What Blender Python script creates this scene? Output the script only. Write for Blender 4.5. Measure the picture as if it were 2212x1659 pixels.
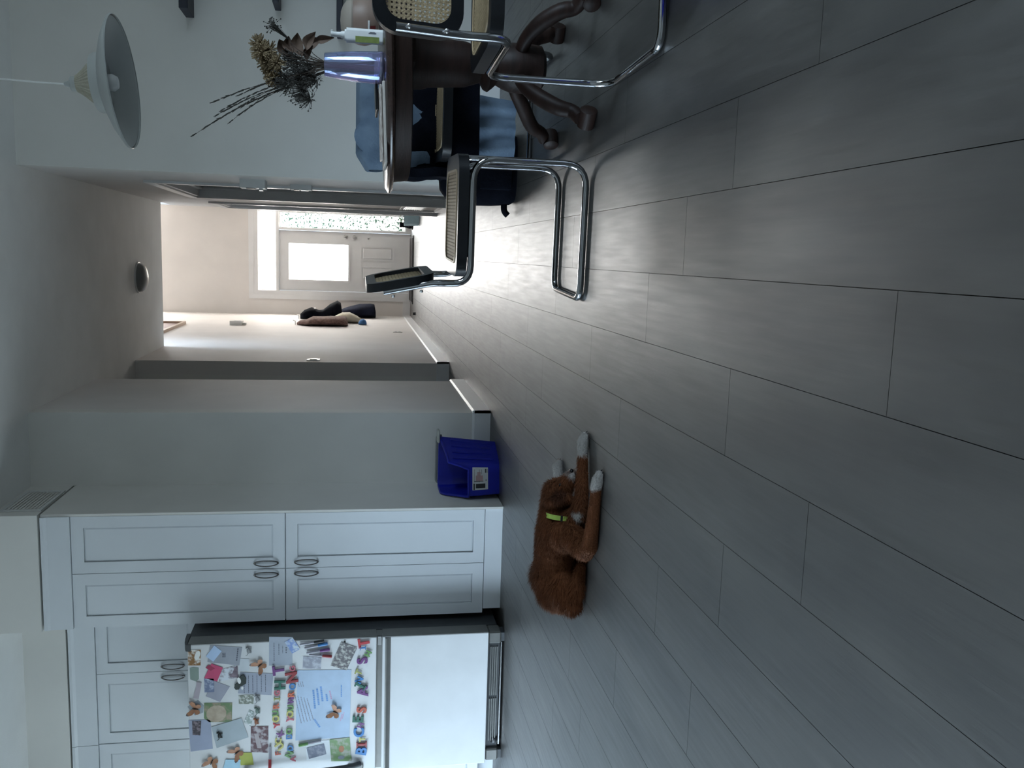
import bpy, bmesh, math, random
from mathutils import Vector, Matrix, noise as mnoise
random.seed(7)
for o in list(bpy.data.objects): bpy.data.objects.remove(o, do_unlink=True)
SC = bpy.context.scene
COL = SC.collection
R = math.radians

# ------------------------------------------------------------------ camera
CAM_H = 0.83
yaw, pitch, roll = R(-8.2615), R(10.0429), R(-0.406)
fw = Vector((math.sin(yaw)*math.cos(pitch), math.cos(yaw)*math.cos(pitch), -math.sin(pitch)))
rt0 = Vector((math.cos(yaw), -math.sin(yaw), 0)); dn0 = fw.cross(rt0)
rt = math.cos(roll)*rt0 + math.sin(roll)*dn0
dn = -math.sin(roll)*rt0 + math.cos(roll)*dn0
# the phone was held sideways: picture right is down in the room, picture up is right in the room
cam = bpy.data.cameras.new('camera'); cam_o = bpy.data.objects.new('camera', cam); COL.objects.link(cam_o)
m = Matrix.Identity(4)
for i in range(3):
    m[i][0], m[i][1], m[i][2] = dn[i], rt[i], -fw[i]
m[2][3] = CAM_H
cam_o.matrix_world = m
cam.sensor_fit = 'HORIZONTAL'; cam.sensor_width = 36.0; cam.lens = 1906.3/2212*36.0
cam.clip_start = 0.05
SC.camera = cam_o

# ------------------------------------------------------------------ world, daylight, exposure
w = bpy.data.worlds.new('overcast'); SC.world = w; w.use_nodes = True
nt = w.node_tree; bg = nt.nodes['Background']; bg.inputs[1].default_value = 1.0
tcw = nt.nodes.new('ShaderNodeTexCoord'); sx = nt.nodes.new('ShaderNodeSeparateXYZ'); rp = nt.nodes.new('ShaderNodeValToRGB'); mrw = nt.nodes.new('ShaderNodeMapRange')
mrw.inputs['From Min'].default_value = -0.05; mrw.inputs['From Max'].default_value = 0.20
nt.links.new(tcw.outputs['Generated'], sx.inputs[0]); nt.links.new(sx.outputs['Z'], mrw.inputs[0]); nt.links.new(mrw.outputs[0], rp.inputs[0]); nt.links.new(rp.outputs[0], bg.inputs[0])
SKY = 21.0; GROUND = 4.5
rp.color_ramp.elements[0].color = (0.72*GROUND, 0.86*GROUND, 0.95*GROUND, 1); rp.color_ramp.elements[1].color = (0.64*SKY, 0.81*SKY, 1.0*SKY, 1)
SC.view_settings.view_transform = 'Standard'; SC.view_settings.look = 'None'
SC.view_settings.gamma = 1.0; SC.view_settings.use_curve_mapping = False
SC.view_settings.exposure = 0.0

def area(name, loc, direction, sx, sy, radiance, color):
    l = bpy.data.lights.new(name, 'AREA'); l.shape = 'RECTANGLE'; l.size = sx; l.size_y = sy
    l.energy = radiance*math.pi*sx*sy; l.color = color
    o = bpy.data.objects.new(name, l); COL.objects.link(o); o.location = loc
    d = Vector(direction).normalized()
    up = Vector((0, 0, 1)) if abs(d.z) < .9 else Vector((0, 1, 0))
    z = -d; x = up.cross(z).normalized(); y = z.cross(x)
    o.matrix_world = Matrix(((x.x, y.x, z.x, loc[0]), (x.y, y.y, z.y, loc[1]), (x.z, y.z, z.z, loc[2]), (0, 0, 0, 1)))
    return o
SKYC = (0.66, 0.83, 1.0); DOORC = (0.94, 0.98, 1.0)
# portals for the sky light: patio door in the left wall (beside the kitchen) and a window in the right wall, both out of frame
area('patio_daylight', (-4.36, 2.95, 0.96), (1, 0, 0), 2.6, 1.74, 1.0, SKYC).data.cycles.is_portal = True
area('side_window_daylight', (2.66, 1.5, 1.5), (-1, 0, 0), 1.7, 1.1, 1.0, SKYC).data.cycles.is_portal = True
# daylight behind the panes of the entrance: transom, sidelight (sky above, ground below), door glass, high window
area('transom_daylight', (-0.006, 14.06, 2.163), (0, -1, 0), 1.16, 0.25, 18.0, DOORC)
area('sidelight_daylight', (0.457, 14.06, 1.45), (0, -1, 0), 0.225, 1.06, 18.0, DOORC)
area('sidelight_ground_light', (0.457, 14.06, 0.50), (0, -1, 0), 0.225, 0.82, 7.0, DOORC)
area('door_glass_daylight', (-0.160, 14.06, 1.402), (0, -1, 0), 0.54, 0.88, 15.0, DOORC)
area('high_window_daylight', (-0.015, 14.06, 4.40), (0, -1, 0), 1.18, 1.18, 10.0, (0.94, 0.98, 1.0))

# ------------------------------------------------------------------ helpers
MATS = {}
def mat(name, col, rough=0.6, metal=0.0, var=0.0, scale=8.0, bump=0.0, bscale=60.0, spec=0.5, stretch=(1, 1, 1), col2=None, rand=0.0, world=False):
    """procedural Principled material: base colour broken up by noise, fine relief by a second noise"""
    if name in MATS: return MATS[name]
    M = bpy.data.materials.new(name); M.use_nodes = True; nt = M.node_tree; N = nt.nodes; L = nt.links
    b = N['Principled BSDF']; b.inputs['Roughness'].default_value = rough; b.inputs['Metallic'].default_value = metal
    b.inputs['Specular IOR Level'].default_value = spec
    c = (*col, 1); b.inputs['Base Color'].default_value = c
    tc = N.new('ShaderNodeTexCoord'); mp = N.new('ShaderNodeMapping'); mp.inputs['Scale'].default_value = stretch
    L.new(N.new('ShaderNodeNewGeometry').outputs['Position'] if world else tc.outputs['Object'], mp.inputs['Vector'])
    if var > 0 or col2:
        n = N.new('ShaderNodeTexNoise'); n.inputs['Scale'].default_value = scale; n.inputs['Detail'].default_value = 5
        L.new(mp.outputs[0], n.inputs['Vector'])
        r = N.new('ShaderNodeValToRGB'); r.color_ramp.elements[0].position = 0.32; r.color_ramp.elements[1].position = 0.68
        c2 = col2 or tuple(min(1, v*(1+var)) for v in col)
        c1 = col if col2 else tuple(v*(1-var) for v in col)
        r.color_ramp.elements[0].color = (*c1, 1); r.color_ramp.elements[1].color = (*c2, 1)
        L.new(n.outputs['Fac'], r.inputs['Fac']); out = r.outputs['Color']
        if rand > 0:
            oi = N.new('ShaderNodeObjectInfo'); hs = N.new('ShaderNodeHueSaturation')
            mr = N.new('ShaderNodeMapRange'); mr.inputs['To Min'].default_value = 1-rand; mr.inputs['To Max'].default_value = 1+rand
            L.new(oi.outputs['Random'], mr.inputs['Value']); L.new(mr.outputs[0], hs.inputs['Value'])
            L.new(out, hs.inputs['Color']); out = hs.outputs['Color']
        L.new(out, b.inputs['Base Color'])
    if bump > 0:
        n2 = N.new('ShaderNodeTexNoise'); n2.inputs['Scale'].default_value = bscale; n2.inputs['Detail'].default_value = 4
        L.new(mp.outputs[0], n2.inputs['Vector'])
        bp = N.new('ShaderNodeBump'); bp.inputs['Strength'].default_value = bump; bp.inputs['Distance'].default_value = 0.01
        L.new(n2.outputs['Fac'], bp.inputs['Height']); L.new(bp.outputs[0], b.inputs['Normal'])
    MATS[name] = M
    return M

class MB:
    """collects geometry for one mesh object"""
    def __init__(s): s.v = []; s.f = []
    def add(s, vs, fs):
        k = len(s.v); s.v += [tuple(p) for p in vs]; s.f += [tuple(i+k for i in f) for f in fs]; return s
    def box(s, x0, x1, y0, y1, z0, z1):
        return s.add([(x0,y0,z0),(x1,y0,z0),(x1,y1,z0),(x0,y1,z0),(x0,y0,z1),(x1,y0,z1),(x1,y1,z1),(x0,y1,z1)],
                     [(0,3,2,1),(4,5,6,7),(0,1,5,4),(1,2,6,5),(2,3,7,6),(3,0,4,7)])
    def hexa(s, a, b):
        """box from a bottom quad a and a top quad b"""
        return s.add(list(a)+list(b), [(0,3,2,1),(4,5,6,7),(0,1,5,4),(1,2,6,5),(2,3,7,6),(3,0,4,7)])
    def bbox(s, x0, x1, y0, y1, z0, z1, r, seg=2):
        bm = bmesh.new(); bmesh.ops.create_cube(bm, size=1)
        for v in bm.verts: v.co = Vector(((x0+x1)/2+v.co.x*(x1-x0), (y0+y1)/2+v.co.y*(y1-y0), (z0+z1)/2+v.co.z*(z1-z0)))
        bmesh.ops.bevel(bm, geom=bm.edges[:], offset=r, segments=seg, affect='EDGES', profile=0.5)
        return s.bm(bm)
    def bm(s, bm):
        bm.verts.index_update(); s.add([v.co for v in bm.verts], [[v.index for v in f.verts] for f in bm.faces]); bm.free(); return s
    def tube(s, pts, r, n=10, cap=True, closed=False):
        pts = [Vector(p) for p in pts]; rs = r if isinstance(r, (list, tuple)) else [r]*len(pts)
        k = len(pts); ref = None; base = len(s.v); vs = []
        for i, p in enumerate(pts):
            if closed: t = pts[(i+1) % k]-pts[i-1]
            else: t = pts[min(i+1, k-1)]-pts[max(i-1, 0)]
            if t.length < 1e-9: t = Vector((0, 0, 1))
            t.normalize()
            if ref is None:
                ref = Vector((0, 0, 1)) if abs(t.z) < .9 else Vector((1, 0, 0))
            ref = (ref-t*ref.dot(t))
            if ref.length < 1e-6: ref = t.orthogonal()
            ref.normalize(); bn = t.cross(ref)
            for j in range(n):
                a = 2*math.pi*j/n; vs.append(p+(ref*math.cos(a)+bn*math.sin(a))*rs[i])
        fs = []
        for i in range(k if closed else k-1):
            i2 = (i+1) % k
            for j in range(n):
                j2 = (j+1) % n; fs.append((i*n+j, i*n+j2, i2*n+j2, i2*n+j))
        if cap and not closed: fs.append(tuple(range(n-1, -1, -1))); fs.append(tuple((k-1)*n+j for j in range(n)))
        return s.add(vs, fs)
    def lathe(s, prof, n=32, c=(0, 0, 0), cap=True):
        vs = []; fs = []; k = len(prof)
        for (r, z) in prof:
            for j in range(n):
                a = 2*math.pi*j/n; vs.append((c[0]+r*math.cos(a), c[1]+r*math.sin(a), c[2]+z))
        for i in range(k-1):
            for j in range(n):
                j2 = (j+1) % n; fs.append((i*n+j, i*n+j2, (i+1)*n+j2, (i+1)*n+j))
        if cap: fs.append(tuple(range(n-1, -1, -1))); fs.append(tuple((k-1)*n+j for j in range(n)))
        return s.add(vs, fs)
    def prism(s, poly, axis, a0, a1):
        """poly: 2D outline; extruded along axis ('x','y','z') from a0 to a1"""
        def P(u, v, w): return {'x': (w, u, v), 'y': (u, w, v), 'z': (u, v, w)}[axis]
        n = len(poly)
        vs = [P(u, v, a0) for u, v in poly]+[P(u, v, a1) for u, v in poly]
        fs = [tuple(range(n-1, -1, -1)), tuple(range(n, 2*n))]+[(i, (i+1) % n, n+(i+1) % n, n+i) for i in range(n)]
        return s.add(vs, fs)
    def ell(s, c, r, n=16, m=10, rot=None):
        vs = []; fs = []
        for i in range(m+1):
            th = math.pi*i/m
            for j in range(n):
                a = 2*math.pi*j/n
                p = Vector((r[0]*math.sin(th)*math.cos(a), r[1]*math.sin(th)*math.sin(a), r[2]*math.cos(th)))
                if rot: p = rot @ p
                vs.append(p+Vector(c))
        for i in range(m):
            for j in range(n):
                j2 = (j+1) % n; fs.append((i*n+j, (i+1)*n+j, (i+1)*n+j2, i*n+j2))
        return s.add(vs, fs)
    def xf(s, M4):
        s.v = [tuple(M4 @ Vector(p)) for p in s.v]; return s
    def build(s, name, material, parent=None, smooth=False, loc=None, sharp=40, label=None):
        me = bpy.data.meshes.new(name); me.from_pydata(s.v, [], s.f); me.update()
        bm = bmesh.new(); bm.from_mesh(me); bmesh.ops.recalc_face_normals(bm, faces=bm.faces[:]); bm.to_mesh(me); bm.free()
        if smooth:
            me.polygons.foreach_set('use_smooth', [True]*len(me.polygons))
            me.set_sharp_from_angle(angle=R(sharp))
        if material: me.materials.append(material)
        o = bpy.data.objects.new(name, me); COL.objects.link(o)
        if parent: o.parent = parent
        if loc: o.location = loc
        if label: o['label'] = label
        return o

def tag(o, label, cat, group=None):
    o['label'] = label; o['category'] = cat
    if group: o['group'] = group
    return o
def thing(name, label, cat, loc=(0, 0, 0), rz=0.0, group=None):
    o = bpy.data.objects.new(name, None); COL.objects.link(o); o.empty_display_size = 0.1
    o.location = loc; o.rotation_euler = (0, 0, rz)
    return tag(o, label, cat, group)
def struct(name, mb, material, parent=None, **k):
    o = mb.build(name, material, parent, **k)
    if parent is None: o['kind'] = 'structure'
    return o
def copy_tree(root, loc, rz, label, group=None):
    r = root.copy(); COL.objects.link(r); r.location = loc; r.rotation_euler = (0, 0, rz); r['label'] = label
    if group: r['group'] = group
    for c in list(root.children):
        d = c.copy(); COL.objects.link(d); d.parent = r
        for g in list(c.children):
            e = g.copy(); COL.objects.link(e); e.parent = d
    return r
def bend(pts, rad, seg=6):
    """polyline with rounded corners"""
    pts = [Vector(p) for p in pts]; out = [pts[0]]
    for i in range(1, len(pts)-1):
        a, b, c = pts[i-1], pts[i], pts[i+1]; r = rad[i-1] if isinstance(rad, (list, tuple)) else rad
        d1 = (a-b).normalized(); d2 = (c-b).normalized()
        p1 = b+d1*r; p2 = b+d2*r
        for k in range(seg+1):
            t = k/seg; out.append(p1*(1-t)**2+b*2*t*(1-t)+p2*t*t)
    out.append(pts[-1]); return out
def rrect(x0, x1, y0, y1, r, seg=9):
    out = []
    for cx, cy, a0 in ((x1-r, y1-r, 0), (x0+r, y1-r, 90), (x0+r, y0+r, 180), (x1-r, y0+r, 270)):
        for k in range(seg+1):
            a = R(a0+90*k/seg); out.append((cx+r*math.cos(a), cy+r*math.sin(a)))
    return out
# ------------------------------------------------------------------ materials
WALL = mat('grey_wall_paint', (0.73, 0.72, 0.685), 0.75, var=0.03, scale=3, bump=0.05, bscale=220)
HALLW = mat('pale_hall_paint', (0.71, 0.685, 0.665), 0.68, spec=0.3, var=0.03, scale=3, bump=0.05, bscale=220)
CEIL = mat('ceiling_paint', (0.90, 0.90, 0.88), 0.85, var=0.03, scale=4, bump=0.12, bscale=150)
TRIM = mat('white_trim_paint', (0.74, 0.75, 0.76), 0.35, var=0.02, scale=6)
CAB = mat('white_cabinet_lacquer', (0.71, 0.745, 0.78), 0.38, var=0.015, scale=5)
FRW = mat('white_fridge_enamel', (0.68, 0.69, 0.70), 0.32, var=0.03, scale=7, bump=0.05, bscale=300)
FRG = mat('dark_grey_fridge_steel', (0.060, 0.065, 0.070), 0.45, var=0.1, scale=20, bump=0.1, bscale=400)
FRT = mat('grey_fridge_trim', (0.20, 0.20, 0.19), 0.35, metal=0.3, var=0.06, scale=20)
STEEL = mat('brushed_steel', (0.55, 0.55, 0.55), 0.28, metal=1.0, var=0.05, scale=30)
CHROME = mat('chrome', (0.42, 0.43, 0.45), 0.07, metal=1.0, var=0.02, scale=40)
BLK = mat('black_lacquer', (0.007, 0.008, 0.010), 0.35, spec=0.35, var=0.2, scale=20)
DWOOD = mat('dark_stained_wood', (0.013, 0.0065, 0.005), 0.5, spec=0.25, col2=(0.026, 0.013, 0.010), scale=6, stretch=(1, 1, 8), bump=0.08, bscale=30)
DWOODT = mat('dark_table_wood', (0.032, 0.020, 0.017), 0.25, col2=(0.055, 0.034, 0.029), scale=5, stretch=(8, 1, 1), bump=0.04, bscale=30)
BLUEP = mat('blue_bin_plastic', (0.006, 0.014, 0.34), 0.35, var=0.08, scale=12, bump=0.05, bscale=80)
DENIM = mat('light_blue_denim', (0.120, 0.170, 0.240), 0.9, spec=0.1, col2=(0.180, 0.245, 0.325), scale=10, bump=0.35, bscale=90)
BCLOTH = mat('black_cloth', (0.005, 0.006, 0.010), 0.95, spec=0.05, var=0.3, scale=10, bump=0.3, bscale=80)
NAVY = mat('navy_cloth', (0.012, 0.015, 0.030), 0.9, spec=0.1, var=0.3, scale=10, bump=0.3, bscale=80)
CREAM = mat('cream_cloth', (0.50, 0.47, 0.38), 0.9, var=0.15, scale=9, bump=0.3, bscale=60)
FURC = mat('brown_fur_cloth', (0.115, 0.070, 0.060), 0.95, col2=(0.24, 0.15, 0.13), scale=25, bump=0.8, bscale=70)
PEWTER = mat('white_plastic', (0.66, 0.67, 0.66), 0.4, var=0.03, scale=20)

def floor_material():
    M = mat('grey_vinyl_plank', (0.012, 0.011, 0.0095), 0.36, col2=(0.052, 0.048, 0.042), scale=2.6, stretch=(2.6, 0.7, 1), rand=0.05, spec=1.0, world=True)
    nt = M.node_tree; N = nt.nodes; L = nt.links; b = N['Principled BSDF']
    tc = N.new('ShaderNodeTexCoord'); mp = N.new('ShaderNodeMapping'); mp.inputs['Scale'].default_value = (60, 4, 1)
    gp = N.new('ShaderNodeNewGeometry'); L.new(gp.outputs['Position'], mp.inputs[0])
    n = N.new('ShaderNodeTexNoise'); n.inputs['Scale'].default_value = 1.0; n.inputs['Detail'].default_value = 6
    L.new(mp.outputs[0], n.inputs['Vector'])
    bp = N.new('ShaderNodeBump'); bp.inputs['Strength'].default_value = 0.20; bp.inputs['Distance'].default_value = 0.004
    L.new(n.outputs['Fac'], bp.inputs['Height']); L.new(bp.outputs[0], b.inputs['Normal'])
    mr = N.new('ShaderNodeMapRange'); mr.inputs['To Min'].default_value = 0.34; mr.inputs['To Max'].default_value = 0.64
    L.new(n.outputs['Fac'], mr.inputs[0]); L.new(mr.outputs[0], b.inputs['Roughness'])
    b.inputs['Coat Weight'].default_value = 0.7; b.inputs['Coat Roughness'].default_value = 0.46
    # small dark knots and scuffs
    vo = N.new('ShaderNodeTexVoronoi'); vo.inputs['Scale'].default_value = 3.1
    mp2 = N.new('ShaderNodeMapping'); mp2.inputs['Scale'].default_value = (1, 0.8, 0.0); L.new(gp.outputs['Position'], mp2.inputs[0]); L.new(mp2.outputs[0], vo.inputs['Vector'])
    lt = N.new('ShaderNodeMapRange'); lt.inputs['From Min'].default_value = 0.012; lt.inputs['From Max'].default_value = 0.03
    lt.inputs['To Min'].default_value = 0.35; lt.inputs['To Max'].default_value = 1.0
    L.new(vo.outputs['Distance'], lt.inputs[0])
    src = b.inputs['Base Color'].links[0].from_socket
    mx = N.new('ShaderNodeMix'); mx.data_type = 'RGBA'; mx.blend_type = 'MULTIPLY'; mx.inputs[0].default_value = 1
    L.new(src, mx.inputs[6]); L.new(lt.outputs[0], mx.inputs[7]); L.new(mx.outputs[2], b.inputs['Base Color'])
    return M
FLOOR = floor_material()

def glass_material(name, tint, frost):
    """window pane: mostly see-through, with an etched pattern"""
    M = bpy.data.materials.new(name); M.use_nodes = True; nt = M.node_tree; N = nt.nodes; L = nt.links
    N.remove(N['Principled BSDF']); out = N['Material Output']
    tr = N.new('ShaderNodeBsdfTransparent'); gl = N.new('ShaderNodeBsdfGlossy'); gl.inputs['Roughness'].default_value = 0.05
    mx = N.new('ShaderNodeMixShader'); mx.inputs[0].default_value = 0.06
    tr.inputs[0].default_value = (*tint, 1)
    if frost:
        tc = N.new('ShaderNodeTexCoord'); n = N.new('ShaderNodeTexNoise'); n.inputs['Scale'].default_value = 38; n.inputs['Detail'].default_value = 1.5
        L.new(tc.outputs['Object'], n.inputs['Vector'])
        r = N.new('ShaderNodeValToRGB'); r.color_ramp.elements[0].position = 0.40; r.color_ramp.elements[1].position = 0.47
        r.color_ramp.elements[0].color = (0.15, 0.19, 0.15, 1); r.color_ramp.elements[1].color = (*tint, 1)
        L.new(n.outputs['Fac'], r.inputs[0]); L.new(r.outputs[0], tr.inputs[0])
    L.new(tr.outputs[0], mx.inputs[1]); L.new(gl.outputs[0], mx.inputs[2]); L.new(mx.outputs[0], out.inputs[0])
    return M
PANE = glass_material('clear_pane', (0.98, 0.99, 0.98), False)
PANEF = glass_material('patterned_pane', (0.98, 0.91, 0.845), True)  # patterned glass, plus the added tint that warms the daylight
PANEW = glass_material('daylight_warming_pane', (0.98, 0.91, 0.845), False)  # tint added to the pane colour to warm the daylight coming through

def cane_material():
    """woven cane with real see-through holes on a 12.5 mm grid (object x/y/z grid, any orientation)"""
    M = mat('woven_cane', (0.36, 0.27, 0.155), 0.6, var=0.14, scale=60, bump=0.35, bscale=160)
    nt = M.node_tree; N = nt.nodes; L = nt.links; b = N['Principled BSDF']; out = N['Material Output']
    tc = N.new('ShaderNodeTexCoord'); sp = N.new('ShaderNodeSeparateXYZ'); L.new(tc.outputs['UV'], sp.inputs[0])
    def cell(sock):
        d = N.new('ShaderNodeMath'); d.operation = 'DIVIDE'; d.inputs[1].default_value = 0.0125; L.new(sock, d.inputs[0])
        f = N.new('ShaderNodeMath'); f.operation = 'FRACT'; L.new(d.outputs[0], f.inputs[0])
        a = N.new('ShaderNodeMath'); a.operation = 'SUBTRACT'; a.inputs[1].default_value = 0.5; L.new(f.outputs[0], a.inputs[0])
        q = N.new('ShaderNodeMath'); q.operation = 'POWER'; q.inputs[1].default_value = 2; L.new(a.outputs[0], q.inputs[0]); return q.outputs[0]
    ad = N.new('ShaderNodeMath'); L.new(cell(sp.outputs[0]), ad.inputs[0]); L.new(cell(sp.outputs[1]), ad.inputs[1])
    lt = N.new('ShaderNodeMath'); lt.operation = 'LESS_THAN'; lt.inputs[1].default_value = 0.052; L.new(ad.outputs[0], lt.inputs[0])
    tr = N.new('ShaderNodeBsdfTransparent'); mx = N.new('ShaderNodeMixShader')
    L.new(lt.outputs[0], mx.inputs[0]); L.new(b.outputs[0], mx.inputs[1]); L.new(tr.outputs[0], mx.inputs[2]); L.new(mx.outputs[0], out.inputs[0])
    return M
CANE = cane_material()
# ------------------------------------------------------------------ the room
CZ = 2.68            # ceiling
XL, XR = -0.965, 0.42   # hallway walls
YD = 5.38            # wall plane of dining corner and of the left stub wall
YB = 13.95           # entrance wall
fl = struct('floor', MB().box(-4.42, 2.72, -2.0, 14.4, -0.20, -0.007), mat('floor_underlay', (0.05, 0.048, 0.045), 0.8, var=0.1, scale=5))
PW, PL, GAP = 0.2, 1.2, 0.0007
known = {0: 2.186, -1: 1.256, -2: 1.855, -3: 1.47}
rows = range(-22, 14)
plank_mesh = None; rest = MB(); rnd = random.Random(3)
for k in rows:
    x0 = -0.031+PW*k; x1 = x0+PW; off = known.get(k, rnd.uniform(0, PL)) % PL
    y = -2.0+((off+2.0) % PL)-PL
    while y < 14.0:
        y0 = max(y, -2.0); y1 = min(y+PL, 14.0); xm = (x0+x1)/2
        if y1-y0 > 0.02:
            hall = y1 > 5.4 and -1.12 < xm < 0.62 and y0 < 14
            room = y1 > 1.0 and y0 < 5.4 and -3.4 < xm < 1.75 and abs(xm+0.145*y1) < 0.62*y1+0.5
            if hall or room:
                if y1-y0 > PL-1e-4 and plank_mesh:
                    o = bpy.data.objects.new('plank', plank_mesh); COL.objects.link(o); o.parent = fl
                else:
                    hl = (y1-y0)/2
                    o = MB().box(-PW/2+GAP, PW/2-GAP, -hl+GAP, hl-GAP, -0.006, 0.0).build('plank', FLOOR, fl)
                    if y1-y0 > PL-1e-4: plank_mesh = o.data
                o.location = (xm, (y0+y1)/2, 0)
            else:
                rest.box(max(x0+GAP, -4.42), min(x1-GAP, 2.72), y0+GAP, y1-GAP, -0.006, 0.0)
        y += PL
ro = rest.build('plank_field', FLOOR, fl); ro['kind'] = 'stuff'

# walls of the big room
struct('wall_dining', MB().box(XR, 2.7, YD, YD+.12, 0, CZ), WALL)
struct('wall_stub', MB().box(-1.40, XL, YD, YD+.12, 0, CZ), WALL)
struct('wall_kitchen', MB().box(-4.42, -1.40, YD+.02, YD+.14, 0, CZ), WALL)
struct('wall_pantry_side', MB().box(-1.413, -1.40, 4.79, YD, 0, 2.44), WALL)
b = MB(); b.box(-4.42, -4.3, -2.0, 1.60, 0, CZ); b.box(-4.42, -4.3, 4.30, YD+.14, 0, CZ); b.box(-4.42, -4.3, 1.60, 4.30, 1.87, CZ); b.box(-4.42, -4.3, 1.60, 4.30, 0, .05)
struct('wall_left', b, WALL)
b = MB(); b.box(2.6, 2.72, -2.0, .62, 0, CZ); b.box(2.6, 2.72, 2.38, YD+.12, 0, CZ); b.box(2.6, 2.72, .62, 2.38, 0, .92); b.box(2.6, 2.72, .62, 2.38, 2.08, CZ)
struct('wall_right', b, WALL)
struct('wall_back', MB().box(-4.42, 2.72, -2.0, -1.88, 0, CZ), WALL)
struct('ceiling', MB().box(-4.42, 2.72, -2.0, 9.05, CZ, CZ+.12), CEIL)
# patio door in the left wall and window in the right wall
b = MB()
for ya, yb in ((1.60, 1.66), (1.98, 2.10), (3.16, 3.26), (4.24, 4.30)): b.box(-4.40, -4.31, ya, yb, .05, 1.87)
b.box(-4.40, -4.31, 1.66, 4.24, 1.81, 1.87); b.box(-4.40, -4.31, 1.66, 4.24, .05, .12)
pd = struct('window_1', b, TRIM)
for ya, yb in ((1.66, 1.98), (2.10, 3.16), (3.26, 4.24)): MB().box(-4.353, -4.347, ya, yb, .12, 1.81).build('pane', PANE, pd)
b = MB()
for ya, yb in ((.62, .67), (1.48, 1.52), (2.33, 2.38)): b.box(2.61, 2.70, ya, yb, .92, 2.08)
b.box(2.61, 2.70, .67, 2.33, .92, .97).box(2.61, 2.70, .67, 2.33, 2.03, 2.08)
pd = struct('window_5', b, TRIM)
for ya, yb in ((.67, 1.48), (1.52, 2.33)): MB().box(2.645, 2.651, ya, yb, .97, 2.03).build('pane', PANE, pd)
# boxed-in bulkhead over the kitchen cabinets
struct('trim_1', MB().box(-2.035, -1.40, 4.775, YD, 2.452, CZ).box(-4.3, -2.035, 5.14, YD+.02, 2.452, CZ), WALL)
# hallway, left side
struct('wall_hall_left_near', MB().box(XL-.12, XL, YD+.12, 6.77, 0, CZ), HALLW)
struct('wall_hall_left', MB().box(XL-.12, XL, 7.90, 14.4, 0, 5.2), HALLW)
struct('wall_passage_far', MB().box(-2.6, XL-.12, 7.90, 8.02, 0, CZ), WALL)
struct('wall_passage_near', MB().box(-2.6, XL-.12, 6.65, 6.77, 0, CZ), WALL)
struct('wall_passage_end', MB().box(-2.7, -2.6, 6.65, 8.02, 0, CZ), WALL)
# hallway, right side, with two door openings
b = MB(); b.box(XR, XR+.12, YD+.12, 6.19, 0, CZ); b.box(XR, XR+.12, 7.70, 8.62, 0, CZ); b.box(XR, XR+.12, 9.42, 9.50, 0, CZ)
b.box(XR, XR+.12, 6.19, 7.70, 2.12, CZ); b.box(XR, XR+.12, 8.62, 9.42, 2.10, CZ)
struct('wall_hall_right', b, HALLW)
struct('wall_closet_back', MB().box(1.3, 1.4, YD+.12, 9.62, 0, CZ), WALL)
struct('wall_foyer_corner', MB().box(XR, 1.4, 9.50, 9.62, 0, 5.2), HALLW)
struct('wall_foyer_right', MB().box(0.70, 0.82, 9.62, 14.4, 0, 5.2), HALLW)
struct('wall_foyer_header', MB().box(-1.1, 1.4, 8.93, 9.05, CZ+.12, 5.2), HALLW)
struct('ceiling_foyer', MB().box(-1.1, 0.82, 9.05, 14.4, 5.2, 5.3), CEIL)
# door frames on the right of the hallway
def doorframe(name, y0, y1, zt):
    b = MB()
    for ya, yb in ((y1-.02, y1), (y0, y0+.02)): b.box(XR-.004, XR+.124, ya, yb, 0, zt)
    b.box(XR-.004, XR+.124, y0, y1, zt-.02, zt)
    b.box(XR+.05, XR+.065, y1-.055, y1-.02, 0, zt-.02); b.box(XR+.05, XR+.065, y0+.02, y1-.02, zt-.055, zt-.02)
    for ya, yb in ((y1, y1+.065), (y0-.065, y0)): b.box(XR-.016, XR, ya, yb, 0, zt+.065)
    b.box(XR-.016, XR, y0, y1, zt, zt+.065)
    return struct(name, b, TRIM)
doorframe('trim_2', 6.19, 7.70, 2.12)
doorframe('trim_3', 8.62, 9.42, 2.10)
# entrance wall with openings for the door unit and a high window
b = MB(); b.box(-1.1, -.66, YB, YB+.12, 0, 5.2); b.box(.63, .82, YB, YB+.12, 0, 5.2); b.box(-.66, .63, YB, YB+.12, 2.36, 3.75)
b.box(-.66, .63, YB, YB+.12, 5.05, 5.2)
struct('wall_entrance', b, HALLW)
hw = struct('window_2', MB().box(-.66, .63, YB+.02, YB+.10, 3.75, 3.80).box(-.66, .63, YB+.02, YB+.10, 5.0, 5.05).box(-.66, -.61, YB+.02, YB+.10, 3.80, 5.0).box(.58, .63, YB+.02, YB+.10, 3.80, 5.0), TRIM)
MB().box(-.61, .58, YB+.05, YB+.056, 3.80, 5.0).build('pane', PANEW, hw)

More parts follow.
